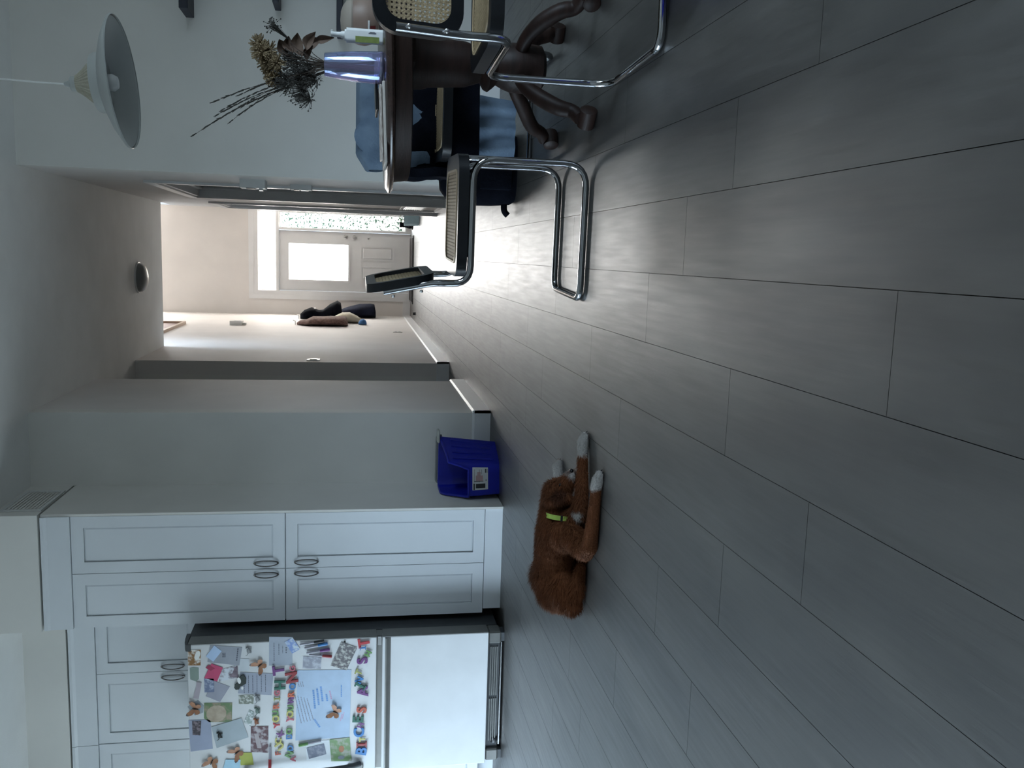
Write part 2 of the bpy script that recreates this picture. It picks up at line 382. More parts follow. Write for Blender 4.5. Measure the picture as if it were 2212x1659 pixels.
# baseboards
def base(name, b): return struct(name, b, TRIM)
BH = 0.112
base('baseboard_dining', MB().prism([(YD-.016, 0), (YD, 0), (YD, BH), (YD-.006, BH), (YD-.016, BH-.012)], 'x', XR, 2.6))
base('baseboard_stub', MB().prism([(YD-.016, 0), (YD, 0), (YD, BH), (YD-.006, BH), (YD-.016, BH-.012)], 'x', -1.40, XL+.016))
base('baseboard_hall_left_near', MB().prism([(XL, 0), (XL+.016, 0), (XL+.016, BH-.012), (XL+.006, BH), (XL, BH)], 'y', YD-.016, 6.786))
base('baseboard_hall_left', MB().prism([(XL, 0), (XL+.016, 0), (XL+.016, BH-.012), (XL+.006, BH), (XL, BH)], 'y', 7.884, YB))
base('baseboard_passage', MB().box(-2.6, XL+.016, 7.884, 7.90, 0, BH))
base('baseboard_hall_right', MB().prism([(XR-.016, 0), (XR, 0), (XR, BH), (XR-.006, BH), (XR-.016, BH-.012)], 'y', YD-.016, 6.125).prism([(XR-.016, 0), (XR, 0), (XR, BH), (XR-.006, BH), (XR-.016, BH-.012)], 'y', 7.765, 8.555))
base('baseboard_entrance', MB().box(XL, -.735, YB-.016, YB, 0, BH))
base('baseboard_foyer_right', MB().box(.684, .70, 9.62, YB, 0, BH))

# entrance door unit
DY = YB+.03
fr = MB()
fr.box(-.66, -.605, YB-.012, YB+.11, 0, 2.36); fr.box(.585, .63, YB-.012, YB+.11, 0, 2.36)
fr.box(-.605, .585, YB-.012, YB+.11, 2.30, 2.36); fr.box(-.605, .585, YB-.012, YB+.11, 1.993, 2.03); fr.box(.310, .342, YB-.012, YB+.11, 0, 1.993)
fr.box(.342, .585, YB-.005, YB+.10, 0, .085); fr.box(-.735, -.66, YB-.018, YB, 0, 2.435); fr.box(.63, .695, YB-.018, YB, 0, 2.435); fr.box(-.66, .63, YB-.018, YB, 2.36, 2.435)
st = struct('trim_4', fr, TRIM)
tw = struct('window_3', MB().box(-.605, -.59, YB+.03, YB+.08, 2.03, 2.30).box(.57, .585, YB+.03, YB+.08, 2.03, 2.30).box(-.59, .57, YB+.03, YB+.08, 2.285, 2.30).box(-.59, .57, YB+.03, YB+.08, 2.03, 2.045), TRIM)
MB().box(-.59, .57, YB+.055, YB+.061, 2.045, 2.285).build('pane', PANEW, tw)
sw = struct('window_4', MB().box(.342, .352, YB+.03, YB+.08, .085, 1.993).box(.567, .585, YB+.03, YB+.08, .085, 1.993).box(.352, .567, YB+.03, YB+.08, 1.978, 1.993).box(.352, .567, YB+.03, YB+.08, .085, .10), TRIM)
MB().box(.352, .567, YB+.055, YB+.061, .10, 1.978).build('pane', PANEF, sw)
b = MB(); y0, y1 = DY, DY+.045; X0, X1 = -.603, .308
gx0, gx1, gz0, gz1 = -.434, .113, .958, 1.846
b.box(X0, gx0, y0, y1, .012, 1.99); b.box(gx1, X1, y0, y1, .012, 1.99); b.box(gx0, gx1, y0, y1, gz1, 1.99); b.box(gx0, gx1, y0, y1, .012, gz0)
door = struct('door_1', b, TRIM)
g = .032
MB().box(gx0-g, gx0, y0-.014, y0, gz0-g, gz1+g).box(gx1, gx1+g, y0-.014, y0, gz0-g, gz1+g).box(gx0, gx1, y0-.014, y0, gz1, gz1+g).box(gx0, gx1, y0-.014, y0, gz0-g, gz0).build('glazing_bead', TRIM, door)
MB().box(gx0, gx1, y0+.015, y0+.021, gz0, gz1).build('pane', PANEW, door)
for xa, xb in ((-.10, .085), (-.405, -.22)):
    MB().box(xa-.018, xb+.018, y0-.010, y0, .25, .268).box(xa-.018, xb+.018, y0-.010, y0, .752, .77).box(xa-.018, xa, y0-.010, y0, .268, .752).box(xb, xb+.018, y0-.010, y0, .268, .752).bbox(xa+.015, xb-.015, y0-.012, y0+.004, .29, .73, .006, 1).build('door_panel', TRIM, door)
for z, r in ((1.0, .030), (.862, .034)):
    k = MB().lathe([(r, 0), (r, .012), (.014, .016), (.014, .035), (.026, .04), (.031, .055), (.024, .07), (0.004, .074)], 20)
    k.xf(Matrix.Translation((.235, y0, z)) @ Matrix.Rotation(R(90), 4, 'X')); k.build('door_knob', STEEL, door, smooth=True)
MB().lathe([(.012, 0), (.012, .01), (.002, .012)], 12).xf(Matrix.Translation((.222, y0, .655)) @ Matrix.Rotation(R(90), 4, 'X')).build('door_viewer', STEEL, door, smooth=True)
MB().box(X0, X1, y0-.03, y1, 0, .012).build('threshold', STEEL, door)
# ------------------------------------------------------------------ kitchen: pantry, over-fridge cabinet, fridge
def cab_door(parent, x0, x1, z0, z1, yf, handle=None, th=.019, fr=.062):
    """shaker door: stiles and rails around a recessed panel; yf = front face"""
    b = MB(); y0, y1 = yf, yf+th
    b.box(x0, x0+fr, y0, y1, z0, z1); b.box(x1-fr, x1, y0, y1, z0, z1); b.box(x0+fr, x1-fr, y0, y1, z1-fr, z1); b.box(x0+fr, x1-fr, y0, y1, z0, z0+fr)
    d = b.build('door', CAB, parent)
    p = MB(); e = .010
    a0, a1, c0, c1 = x0+fr, x1-fr, z0+fr, z1-fr
    p.hexa([(a0+.0015, y0+.009, c0+.0015), (a1-.0015, y0+.009, c0+.0015), (a1-.0015, y0+.009, c1-.0015), (a0+.0015, y0+.009, c1-.0015)],
           [(a0+e, y0+.005, c0+e), (a1-e, y0+.005, c0+e), (a1-e, y0+.005, c1-e), (a0+e, y0+.005, c1-e)])
    p.build('door_panel', CAB, d)
    if handle:
        hx, hz = handle; L2, w = .064, .0155
        ring = []
        for k in range(28):
            a = 2*math.pi*k/28
            z = L2*math.cos(a); x = w*math.sin(a)
            ring.append((hx+x, yf-.006-.010*(1-(z/L2)**2), hz+z))
        h = MB().tube(ring, .0034, 8, closed=True)
        h.tube([(hx, yf, hz+L2-.004), (hx, yf-.010, hz+L2-.002)], .006, 8); h.tube([(hx, yf, hz-L2+.004), (hx, yf-.010, hz-L2+.002)], .006, 8)
        h.build('handle', mat('dark_nickel', (.20, .19, .19), .25, metal=.8, var=.1, scale=40), d, smooth=True)
    return d
PF = 4.795
pan = thing('pantry_cabinet', 'tall white four-door pantry cabinet beside the fridge', 'cabinet', (0, 0, 0))
MB().box(-2.03, -1.415, PF+.022, YD+.015, .10, 2.44).build('body', CAB, pan)
MB().box(-2.005, -1.4135, PF+.004, YD, 0, .10).build('toe_kick', CAB, pan)
MB().prism([(PF-.012, 2.30), (PF+.10, 2.30), (PF+.10, 2.44), (PF-.02, 2.44), (PF-.02, 2.425), (PF-.012, 2.41)], 'x', -2.03, -1.4135).build('crown_moulding', CAB, pan)
cab_door(pan, -1.7275, -1.416, 1.206, 2.297, PF, (-1.6945, 1.305)); cab_door(pan, -2.028, -1.7305, 1.206, 2.297, PF, (-1.7600, 1.305))
cab_door(pan, -1.7275, -1.416, .104, 1.200, PF, (-1.6930, 1.091)); cab_door(pan, -2.028, -1.7305, .104, 1.200, PF, (-1.7570, 1.091))

OF = 5.155
of = thing('over_fridge_cabinet', 'white two-door cabinet above the fridge', 'cabinet')
MB().box(-2.90, -2.032, OF+.022, YD+.015, 1.72, 2.44).build('body', CAB, of)
MB().prism([(OF-.012, 2.30), (OF+.10, 2.30), (OF+.10, 2.44), (OF-.02, 2.44), (OF-.02, 2.425), (OF-.012, 2.41)], 'x', -2.90, -2.032).build('crown_moulding', CAB, of)
cab_door(of, -2.466, -2.036, 1.725, 2.297, OF, (-2.435, 1.876)); cab_door(of, -2.899, -2.469, 1.725, 2.297, OF, (-2.502, 1.876))
uc = thing('upper_cabinet', 'white wall cabinet at the picture edge next to the over-fridge doors', 'cabinet')
MB().box(-3.50, -2.903, OF+.022, YD+.015, 1.45, 2.44).build('body', CAB, uc)
MB().prism([(OF-.012, 2.30), (OF+.10, 2.30), (OF+.10, 2.44), (OF-.02, 2.44), (OF-.02, 2.425), (OF-.012, 2.41)], 'x', -3.50, -2.903).build('crown_moulding', CAB, uc)
cab_door(uc, -3.205, -2.905, 1.455, 2.297, OF, (-3.17, 1.60)); cab_door(uc, -3.498, -3.208, 1.455, 2.297, OF, (-3.24, 1.60))
bc = thing('base_cabinet', 'pale base cabinet beyond the freezer door at the picture edge', 'cabinet')
MB().box(-3.50, -2.875, 4.82, YD+.015, .10, .88).build('body', CAB, bc); MB().box(-3.50, -2.875, 4.88, YD, 0, .10).build('toe_kick', CAB, bc)
cab_door(bc, -3.19, -2.877, .105, .875, 4.80, (-3.16, .75)); cab_door(bc, -3.498, -3.193, .105, .875, 4.80, (-3.22, .75))
tag(MB().bbox(-3.50, -2.872, 4.775, YD+.015, .88, .92, .004, 1).build('worktop', mat('grey_worktop', (.20, .20, .20), .3, var=.2, scale=40)), 'grey worktop on the base cabinet beyond the fridge', 'worktop')

# fridge ---------------------------------------------------------------
FX0, FX1, FYF = -2.845, -2.062, 4.600      # door fronts at FYF
fg = thing('fridge', 'white bottom-freezer fridge covered with magnets, dark grey sides', 'fridge', ((FX0+FX1)/2, 5.0, 0))
def fgp(name, mb, m_, parent=fg, **k):
    if parent is fg: mb.xf(Matrix.Translation((-(FX0+FX1)/2, -5.0, 0)))
    else: mb.xf(Matrix.Translation((-(FX0+FX1)/2, -5.0, 0)))
    return mb.build(name, m_, parent, **k)
fgp('body', MB().box(FX0+.004, FX1-.006, FYF+.115, YD-.03, .03, 1.70), FRG)
def fdoor(z0, z1, name):
    d = fgp(name, MB().bbox(FX0, FX1-.002, FYF, FYF+.06, z0, z1, .004, 2), FRW)
    fgp('door_edge', MB().box(FX0+.001, FX1+.001, FYF+.006, FYF+.100, z0+.001, z1-.001), FRT, d)
    return d
du = fdoor(.708, 1.690, 'fridge_door'); dl = fdoor(.092, .676, 'freezer_door')
fgp('gasket', MB().box(FX0+.01, FX1-.012, FYF+.10, FYF+.115, .10, 1.68), BLK)
fgp('divider', MB().box(FX0+.006, FX1-.004, FYF+.02, FYF+.10, .676, .708), FRT)
fgp('hinge_clip', MB().bbox(FX1-.05, FX1-.004, FYF+.004, FYF+.03, .680, .704, .003, 1), STEEL)
# freezer pull: a recessed grip band along the top of the freezer door
fgp('grip_band', MB().prism([(FYF-.002, .632), (FYF+.004, .632), (FYF+.004, .662), (FYF-.016, .662), (FYF-.018, .655), (FYF-.006, .640)], 'x', FX0+.004, FX1-.004), FRT)
# arched top hinge cover along the hinge side
fgp('hinge_cover', MB().prism([(FYF-.010, 1.672), (FYF+.000, 1.672), (FYF+.006, 1.691), (FYF+.05, 1.694), (FYF+.14, 1.694), (FYF+.14, 1.716), (FYF+.08, 1.714), (FYF+.03, 1.708), (FYF-.004, 1.698)], 'x', FX1-.034, FX1+.001), FRG)
# upper door handle: dark bowed bar near the left edge
hp = []
for k in range(15):
    t = k/14; hp.append((FX0+.055, FYF-.012-.048*math.sin(math.pi*t)**0.6, .790+.62*t))
hd = fgp('handle', MB().tube(hp, .014, 10), FRG, du, smooth=True)
fgp('handle_plate', MB().bbox(FX0+.018, FX0+.050, FYF-.012, FYF, .775, .86, .004, 1), FRT, du)
# toe grille with slots and feet
gr = fgp('toe_grille', MB().box(FX0+.03, FX1-.03, FYF+.035, FYF+.11, .022, .088), FRG)
for k in range(4):
    z = .034+.012*k
    for xa, xb in ((FX0+.12, -2.47), (-2.45, FX1-.10)):
        fgp('grille_slat', MB().box(xa, xb, FYF+.026, FYF+.035, z, z+.006), FRT, gr)
fgp('grille_strip', MB().box(FX0+.10, FX1-.07, FYF+.020, FYF+.032, .012, .019), STEEL, gr)
for xa in (FX1-.075, FX0+.005):
    ft = fgp('foot', MB().bbox(xa, xa+.07, FYF+.012, FYF+.11, .018, .090, .008, 1), FRT)
    fgp('foot_pad', MB().box(xa+.01, xa+.06, FYF+.02, FYF+.10, 0, .02), FRG, ft)
fgp('foot_wheel', MB().lathe([(.002, 0), (.03, .004), (.033, .02), (.03, .036), (.002, .04)], 18).xf(Matrix.Translation((FX0+.10, FYF+.055, .034)) @ Matrix.Rotation(R(90), 4, 'Y')), BLK, smooth=True)
for xa in (FX0+.03, FX1-.08): fgp('rear_foot', MB().box(xa, xa+.05, YD-.12, YD-.05, 0, .03), FRG)
PAPERS = [
    ('photo_print', 'photo_brown', [(-2.0884, 1.6861), (-2.0915, 1.622), (-2.1781, 1.6249), (-2.1748, 1.6887)], 'brown photo of a pale animal at the top corner of the fridge door'),
    ('sticker_card', 'sage', [(-2.1914, 1.6794), (-2.1859, 1.6624), (-2.1911, 1.6344), (-2.253, 1.6345), (-2.2674, 1.6469), (-2.2533, 1.6781)], 'small sage green cut-out card beside the brown photo'),
    ('greeting_card', 'grey_card', [(-2.067, 1.5756), (-2.0881, 1.4124), (-2.1883, 1.4283), (-2.1611, 1.5902)], 'wide grey printed card under a pale blue note, top of the fridge'),
    ('sticky_note', 'pale_blue', [(-2.0701, 1.5538), (-2.103, 1.5163), (-2.1599, 1.56), (-2.1285, 1.5974)], 'pale blue tilted note on the wide grey card'),
    ('envelope', 'pink', [(-2.1702, 1.5699), (-2.1958, 1.5118), (-2.2715, 1.5422), (-2.249, 1.6077)], 'bright pink envelope on the fridge door'),
    ('photo_card', 'photo_white', [(-2.2099, 1.5315), (-2.1864, 1.444), (-2.2531, 1.4329), (-2.2748, 1.5324)], 'white card with a dark picture beside the pink envelope'),
    ('paper_note', 'pale_grey', [(-2.1507, 1.4219), (-2.153, 1.3776), (-2.2234, 1.3783), (-2.2205, 1.4336)], 'small pale grey slip beside the grey animal magnet'),
    ('photo_print', 'photo_blue', [(-2.2517, 1.6077), (-2.2544, 1.559), (-2.3303, 1.5577), (-2.3302, 1.6076)], 'blue and violet photo directly next to the pink envelope'),
    ('greeting_card', 'grey_card2', [(-2.268, 1.5568), (-2.305, 1.4779), (-2.3892, 1.5292), (-2.3523, 1.6011)], 'tilted grey card with rounded corners beside the blue photo'),
    ('paper_note', 'grey_paper', [(-2.2264, 1.4238), (-2.2437, 1.2528), (-2.3654, 1.2635), (-2.3455, 1.4365)], 'grey typed sheet with a butterfly at its corner'),
    ('paper_note', 'grey_paper2', [(-2.0348, 1.2738), (-2.0419, 1.1519), (-2.1996, 1.1549), (-2.1972, 1.2759)], 'grey letter sheet overhanging the hinge edge of the fridge door'),
    ('photo_print', 'photo_sky', [(-2.0446, 1.1519), (-2.1105, 1.113), (-2.1341, 1.1547), (-2.067, 1.1945)], 'tilted blue snapshot pinned on the grey letter sheet'),
    ('photo_print', 'photo_mist', [(-2.1533, 1.097), (-2.1636, 1.0009), (-2.2294, 1.0044), (-2.2216, 1.1006)], 'misty grey landscape photo next to the row of markers'),
    ('photo_print', 'photo_collage', [(-2.0809, 0.8968), (-2.1178, 0.8121), (-2.2448, 0.8679), (-2.2128, 0.9525)], 'tilted colourful photo collage near the hinge edge of the fridge'),
    ('message_board', 'board_blue', [(-2.2311, 1.1288), (-2.2434, 0.8422), (-2.6354, 0.8501), (-2.6355, 1.1395)], 'large pale blue scribbled message board in the middle of the fridge door'),
    ('photo_print', 'photo_green', [(-2.3898, 1.61), (-2.3967, 1.4667), (-2.5069, 1.47), (-2.5006, 1.5849), (-2.477, 1.6124)], 'green photo of a fluffy tan animal on grass'),
    ('photo_strip', 'photo_strip', [(-2.3566, 1.4336), (-2.3584, 1.3558), (-2.4105, 1.3563), (-2.407, 1.4332)], 'narrow grey green photo strip beside the typed sheet'),
    ('paper_note', 'grey_paper3', [(-2.4829, 1.6921), (-2.4845, 1.5797), (-2.6532, 1.57), (-2.6618, 1.6833)], 'grey sheet with a small dark photo on it, fridge edge by the cabinets'),
    ('photo_print', 'photo_dark', [(-2.4885, 1.6727), (-2.4898, 1.6264), (-2.5716, 1.6326), (-2.5663, 1.6717)], 'small dark brown photo at the corner of a grey sheet'),
    ('greeting_card', 'grey_card3', [(-2.5287, 1.5755), (-2.4863, 1.4207), (-2.5993, 1.3855), (-2.6507, 1.5502)], 'tilted grey card with a black cat magnet on it'),
    ('photo_print', 'photo_brick', [(-2.5392, 1.3724), (-2.5423, 1.2812), (-2.6974, 1.2823), (-2.6864, 1.3748)], 'dark red photo with pale figures beside the letter magnets'),
    ('sticky_note', 'yellow_green', [(-2.6848, 1.4363), (-2.6896, 1.3688), (-2.7603, 1.3594), (-2.7581, 1.4272)], 'yellow green square note near the fridge handle'),
    ('sticky_note', 'light_blue', [(-2.719, 1.504), (-2.7246, 1.4268), (-2.7885, 1.4325), (-2.7818, 1.5223)], 'light blue square note beside the yellow green one'),
    ('greeting_card', 'grey_card4', [(-2.4064, 1.6955), (-2.3716, 1.6414), (-2.406, 1.6127), (-2.444, 1.6158), (-2.4578, 1.6576)], 'small folded grey card behind a butterfly at the fridge top'),
    ('paper_note', 'white_paper', [(-2.6404, 1.0848), (-2.645, 0.9589), (-2.7632, 0.9482), (-2.7553, 1.0798)], 'white sheet beside the message board'),
    ('photo_print', 'photo_slate', [(-2.6818, 1.0808), (-2.6628, 0.9873), (-2.7261, 0.9742), (-2.7478, 1.067)], 'tilted slate blue photo on the white sheet beside the message board'),
    ('photo_print', 'photo_garden', [(-2.6423, 0.9574), (-2.6354, 0.8501), (-2.7758, 0.8373), (-2.7706, 0.9482)], 'green garden photo with a ginger dog by the fridge handle'),
    ('photo_strip', 'photo_strip2', [(-2.4421, 1.379), (-2.4574, 1.3542), (-2.5392, 1.3724), (-2.5119, 1.4095)], 'tilted white and green strip between the animal magnets'),
]
LETTERS = [
    ('F', -2.6993, 1.2312, 0.0311, 4, 'orange_red'),
    ('U', -2.6579, 1.2224, 0.0426, 38, 'yellow'),
    ('C', -2.6294, 1.2298, 0.0351, -8, 'yellow'),
    ('K', -2.5842, 1.2195, 0.0351, 28, 'purple'),
    ('Y', -2.5357, 1.2369, 0.0351, 8, 'red'),
    ('O', -2.4987, 1.2417, 0.0376, 0, 'yellow'),
    ('U', -2.467, 1.2441, 0.0341, 0, 'green'),
    ('R', -2.4257, 1.2403, 0.0331, 6, 'orange'),
    ('I', -2.3847, 1.2345, 0.0331, 0, 'olive'),
    ('G', -2.3527, 1.2344, 0.0321, 0, 'pink'),
    ('H', -2.3058, 1.2191, 0.0592, 0, 'dark_green'),
    ('T', -2.2232, 1.2262, 0.0612, 6, 'purple'),
    ('A', -2.7388, 1.1525, 0.0301, 0, 'pink'),
    ('N', -2.7092, 1.1718, 0.0376, -30, 'green'),
    ('D', -2.673, 1.1666, 0.0331, 0, 'blue'),
    ('D', -2.6053, 1.1724, 0.0331, 0, 'blue'),
    ('O', -2.5756, 1.1723, 0.0351, 0, 'green'),
    ('Y', -2.5053, 1.165, 0.0391, -15, 'pink'),
    ('O', -2.4762, 1.1674, 0.0371, 0, 'yellow'),
    ('U', -2.4414, 1.1643, 0.0341, 0, 'green'),
    ('W', -2.3945, 1.1616, 0.0331, -8, 'purple'),
    ('R', -2.3624, 1.1615, 0.0351, 0, 'orange'),
    ('O', -2.3193, 1.1538, 0.0351, 0, 'blue'),
    ('N', -2.2669, 1.1576, 0.0642, 8, 'dark_red'),
    ('G', -2.2172, 1.1525, 0.0311, 15, 'pink'),
    ('B', -2.7166, 0.7854, 0.0602, -12, 'blue'),
    ('I', -2.6785, 0.7846, 0.0562, 0, 'dark_red'),
    ('T', -2.6474, 0.7807, 0.0331, 0, 'yellow'),
    ('C', -2.6076, 0.7993, 0.0592, 0, 'blue'),
    ('H', -2.5657, 0.7897, 0.0331, -22, 'purple'),
    ('E', -2.528, 0.8051, 0.0592, -4, 'dark_green'),
    ('S', -2.4756, 0.7862, 0.0562, -5, 'orange_red'),
    ('A', -2.3692, 0.7819, 0.0602, 4, 'purple'),
    ('I', -2.3334, 0.7935, 0.0592, -30, 'dark_green'),
    ('N', -2.3012, 0.8005, 0.0371, -30, 'blue'),
    ('T', -2.2565, 0.8034, 0.0361, -28, 'olive'),
    ('S', -2.1909, 0.7848, 0.0592, 8, 'purple'),
    ('H', -2.151, 0.7537, 0.0341, -28, 'green'),
    ('I', -2.1176, 0.7823, 0.0321, 4, 'blue'),
    ('T', -2.0892, 0.7764, 0.0627, 8, 'red'),
]
MARKERS = [
    ('black', (-2.0833, 1.1144), (-2.0674, 0.9874)),
    ('blue', (-2.1046, 1.0893), (-2.0835, 0.9691)),
    ('purple', (-2.1324, 1.0793), (-2.118, 0.9578)),
    ('dark_red', (-2.1423, 1.0667), (-2.1591, 0.9465)),
    ('green', (-2.642, 1.0027), (-2.662, 1.1217)),
    ('red', (-2.6544, 1.2719), (-2.7834, 1.2748)),
]
BUTTERFLIES = [(-2.191, 1.3221, 40), (-2.4169, 1.6568, -12), (-2.4809, 0.9285, -25), (-2.7277, 1.5761, 65), (-2.6813, 1.4463, 35)]
ANIMALS = [('grey', -2.1054, 1.3782), ('grey', -2.3798, 1.3361), ('grey_green', -2.4491, 1.3366), ('brown', -2.5107, 1.3422), ('black', -2.5756, 1.5318)]
BONE = [(-2.2685, 1.6469), (-2.2726, 1.6212), (-2.2967, 1.6245), (-2.3342, 1.632), (-2.3637, 1.6374), (-2.3583, 1.6645), (-2.322, 1.6551), (-2.2954, 1.6474)]
SHOE = [(-2.2382, 1.4066), (-2.2606, 1.3935), (-2.2879, 1.3938), (-2.2969, 1.4073), (-2.3026, 1.4221), (-2.3197, 1.4297), (-2.3209, 1.447), (-2.309, 1.4553), (-2.2928, 1.4516), (-2.2826, 1.4392), (-2.2585, 1.434), (-2.2455, 1.4215)]
DOT = (-2.0817, 0.879)
# handle (-2.7835, 1.2738) (-2.7753, 1.4148) (-2.8022, 0.7889) (-2.7551, 1.2381)
# ------------------------------------------------------------------ papers, magnets and pens on the fridge door
PC = dict(grey_card=(.33,.35,.40), grey_card2=(.34,.35,.42), grey_card3=(.40,.46,.50), grey_card4=(.34,.38,.42), pale_blue=(.46,.60,.82), pink=(.55,.075,.17), pale_grey=(.58,.62,.66),
          grey_paper=(.36,.39,.47), grey_paper2=(.38,.42,.49), grey_paper3=(.34,.38,.50), board_blue=(.46,.58,.74), sage=(.25,.32,.28), yellow_green=(.46,.50,.11), light_blue=(.40,.62,.76), white_paper=(.78,.82,.86))
PHOTO = dict(photo_brown=((.28,.14,.05),(.80,.78,.74),14), photo_white=((.66,.70,.76),(.16,.12,.15),10), photo_blue=((.16,.20,.32),(.42,.46,.58),18), photo_sky=((.22,.32,.62),(.60,.68,.74),14),
             photo_mist=((.30,.31,.37),(.50,.52,.58),12), photo_collage=((.14,.13,.14),(.52,.52,.48),22), photo_green=((.14,.22,.10),(.36,.29,.21),9), photo_strip=((.20,.22,.18),(.62,.64,.60),28),
             photo_dark=((.055,.045,.055),(.24,.19,.22),22), photo_brick=((.10,.035,.045),(.45,.40,.42),12), photo_slate=((.16,.18,.25),(.30,.32,.40),14), photo_garden=((.18,.30,.12),(.40,.42,.34),10), photo_strip2=((.30,.36,.34),(.74,.77,.78),24))
LC = dict(orange_red=(.50,.09,.045), yellow=(.52,.48,.13), purple=(.16,.045,.20), red=(.48,.05,.06), green=(.14,.30,.09), orange=(.58,.13,.06), olive=(.36,.37,.12), pink=(.50,.12,.16), dark_green=(.015,.12,.08), blue=(.035,.19,.48), dark_red=(.30,.030,.035), black=(.012,.012,.014))
def lmat(c): return mat('magnet_'+c, LC[c], .4, var=.05, scale=30)
INK = mat('ink', (.10, .11, .14), .7, var=.1, scale=30)
def poly_sheet(name, pts, y_front, th, m_):
    cx = sum(p[0] for p in pts)/len(pts); cz = sum(p[1] for p in pts)/len(pts)
    return MB().prism([(p[0]-cx, p[1]-cz) for p in pts], 'y', -th, 0).build(name, m_, None, loc=(cx, y_front, cz)), cx, cz
lay = FYF-.0006
over = {'pale_blue': 1, 'photo_blue': 1, 'photo_sky': 1, 'photo_dark': 1, 'yellow_green': 1, 'light_blue': 2, 'pink': 1, 'photo_slate': 1, 'photo_collage': 1, 'photo_garden': 1, 'grey_card3': 1}
sheets = {}
for n, c, pts, lb in PAPERS:
    m_ = mat('print_'+c, PHOTO[c][0], .45, col2=PHOTO[c][1], scale=PHOTO[c][2]*2.6) if c in PHOTO else mat('paper_'+c, PC[c], .7, var=.05, scale=14)
    if c in PHOTO:
        cr = [nd for nd in m_.node_tree.nodes if nd.type == 'VALTORGB'][0].color_ramp; cr.elements[0].position = .47; cr.elements[1].position = .62
    o, cx, cz = poly_sheet(n, pts, lay-.0016*over.get(c, 0), .0012, m_)
    tag(o, lb, 'photo' if 'photo' in n else ('envelope' if n == 'envelope' else 'paper'), 'papers on the fridge door')
    sheets[c] = (o, cx, cz)
# print on some of the sheets: rows of writing, real thin marks on the paper
def rows_on(key, lines, m_=INK, name='writing'):
    o, cx, cz = sheets[key]; b = MB()
    for (x0, z0, x1, z1, t) in lines:
        d = Vector((x1-x0, z1-z0)); L_ = d.length; d.normalize(); nrm = Vector((-d.y, d.x))*t/2; p = 0.0; rr = random.Random(hash((x0, z0)) & 255)
        while p < L_:
            l = min(rr.uniform(.004, .012), L_-p)
            a = Vector((x0, z0))+d*p; e = a+d*l
            b.prism([tuple(a-nrm), tuple(e-nrm), tuple(e+nrm), tuple(a+nrm)], 'y', -.0016, -.0011); p += l+.0025
    b.build(name, m_, o)['kind'] = 'stuff'
rows_on('grey_paper', [(-.05, .06-.022*k, .05, .06-.022*k, .003) for k in range(6)])
rows_on('grey_paper2', [(-.055, .035, .05, .035, .0035), (-.02, .010, .045, .010, .003), (-.012, -.010, .030, -.010, .0025)])
rows_on('grey_paper2', [(-.012+.013*k, -.028, -.004+.013*k, -.028, .006) for k in range(3)], name='symbols')
rows_on('grey_card', [(-.035, -.060, .035, -.068, .006)]); rows_on('grey_card', [(-.012, .010-.006*k, .012, .010-.006*k, .004) for k in range(3)], name='stamp')
SCR1 = mat('scribble_blue', (.16, .33, .66), .6, var=.1, scale=30); SCR2 = mat('scribble_grey', (.27, .29, .37), .6, var=.1, scale=30); SCR3 = mat('scribble_pink', (.60, .40, .58), .6, var=.1, scale=30)
rows_on('board_blue', [(-.10+.004*k, .118-.016*k-.0, .065-.006*k, .128-.016*k+.024, .004) for k in range(5)], SCR2)
rows_on('board_blue', [(.11, .128-.011*k, .14, .135-.011*k, .004) for k in range(3)], SCR2)
rows_on('board_blue', [(-.02+.02*k, .045-.02*k, .09+.008*k, .055-.02*k, .010) for k in range(3)], SCR1)
rows_on('board_blue', [(.02, -.02, .06, -.015, .010), (.04, -.095, .11, -.095, .006), (-.13, .02, -.08, .05, .010)], SCR1)
rows_on('board_blue', [(.03, -.042, .08, -.032, .008), (-.10, -.09, -.06, -.10, .006), (-.09, -.10, -.05, -.11, .005)], SCR3)
# pictures within pictures
def blob_on(key, pts, m_, name, y=-.0016):
    o, cx, cz = sheets[key]; MB().prism(pts, 'y', y, -.0011).build(name, m_, o)
def oval(cx, cz, a, b, n=16, rot=0):
    c, s = math.cos(rot), math.sin(rot)
    return [(cx+a*math.cos(2*math.pi*k/n)*c-b*math.sin(2*math.pi*k/n)*s, cz+a*math.cos(2*math.pi*k/n)*s+b*math.sin(2*math.pi*k/n)*c) for k in range(n)]
blob_on('photo_brown', oval(.012, -.016, .026, .013, rot=-.3), mat('print_white', (.82,.82,.80), .5, var=.04, scale=20), 'pale_animal')
blob_on('photo_green', oval(.0, .0, .048, .052, rot=.2), mat('print_tan', (.36,.28,.20), .6, col2=(.52,.44,.34), scale=24), 'fluffy_animal')
blob_on('photo_garden', oval(.005, -.005, .020, .015), mat('print_ginger', (.46,.22,.12), .6, var=.2, scale=30), 'ginger_dog')
blob_on('photo_garden', oval(-.045, -.004, .012, .018), mat('print_grey', (.28,.31,.36), .6, var=.2, scale=30), 'grey_patch')
blob_on('photo_white', [(-.02, -.012), (.036, -.034), (.042, -.048), (-.026, -.050)], mat('print_plum', (.10,.075,.10), .5, col2=(.26,.20,.24), scale=30), 'dark_picture')
blob_on('photo_brick', [(-.012, .02), (.036, .028), (.034, .008), (-.008, -.004)], mat('print_skin', (.42,.36,.37), .5, var=.12, scale=20), 'pale_figure')
blob_on('photo_brick', [(-.05, .012), (-.012, .020), (-.008, -.002), (-.052, -.010)], MATS['print_skin'], 'pale_figure')
blob_on('pink', [(.030, .042), (.046, .026), (.024, -.006), (.012, .016)], mat('paper_dark_pink', (.34,.030,.085), .6, var=.05, scale=14), 'envelope_flap')

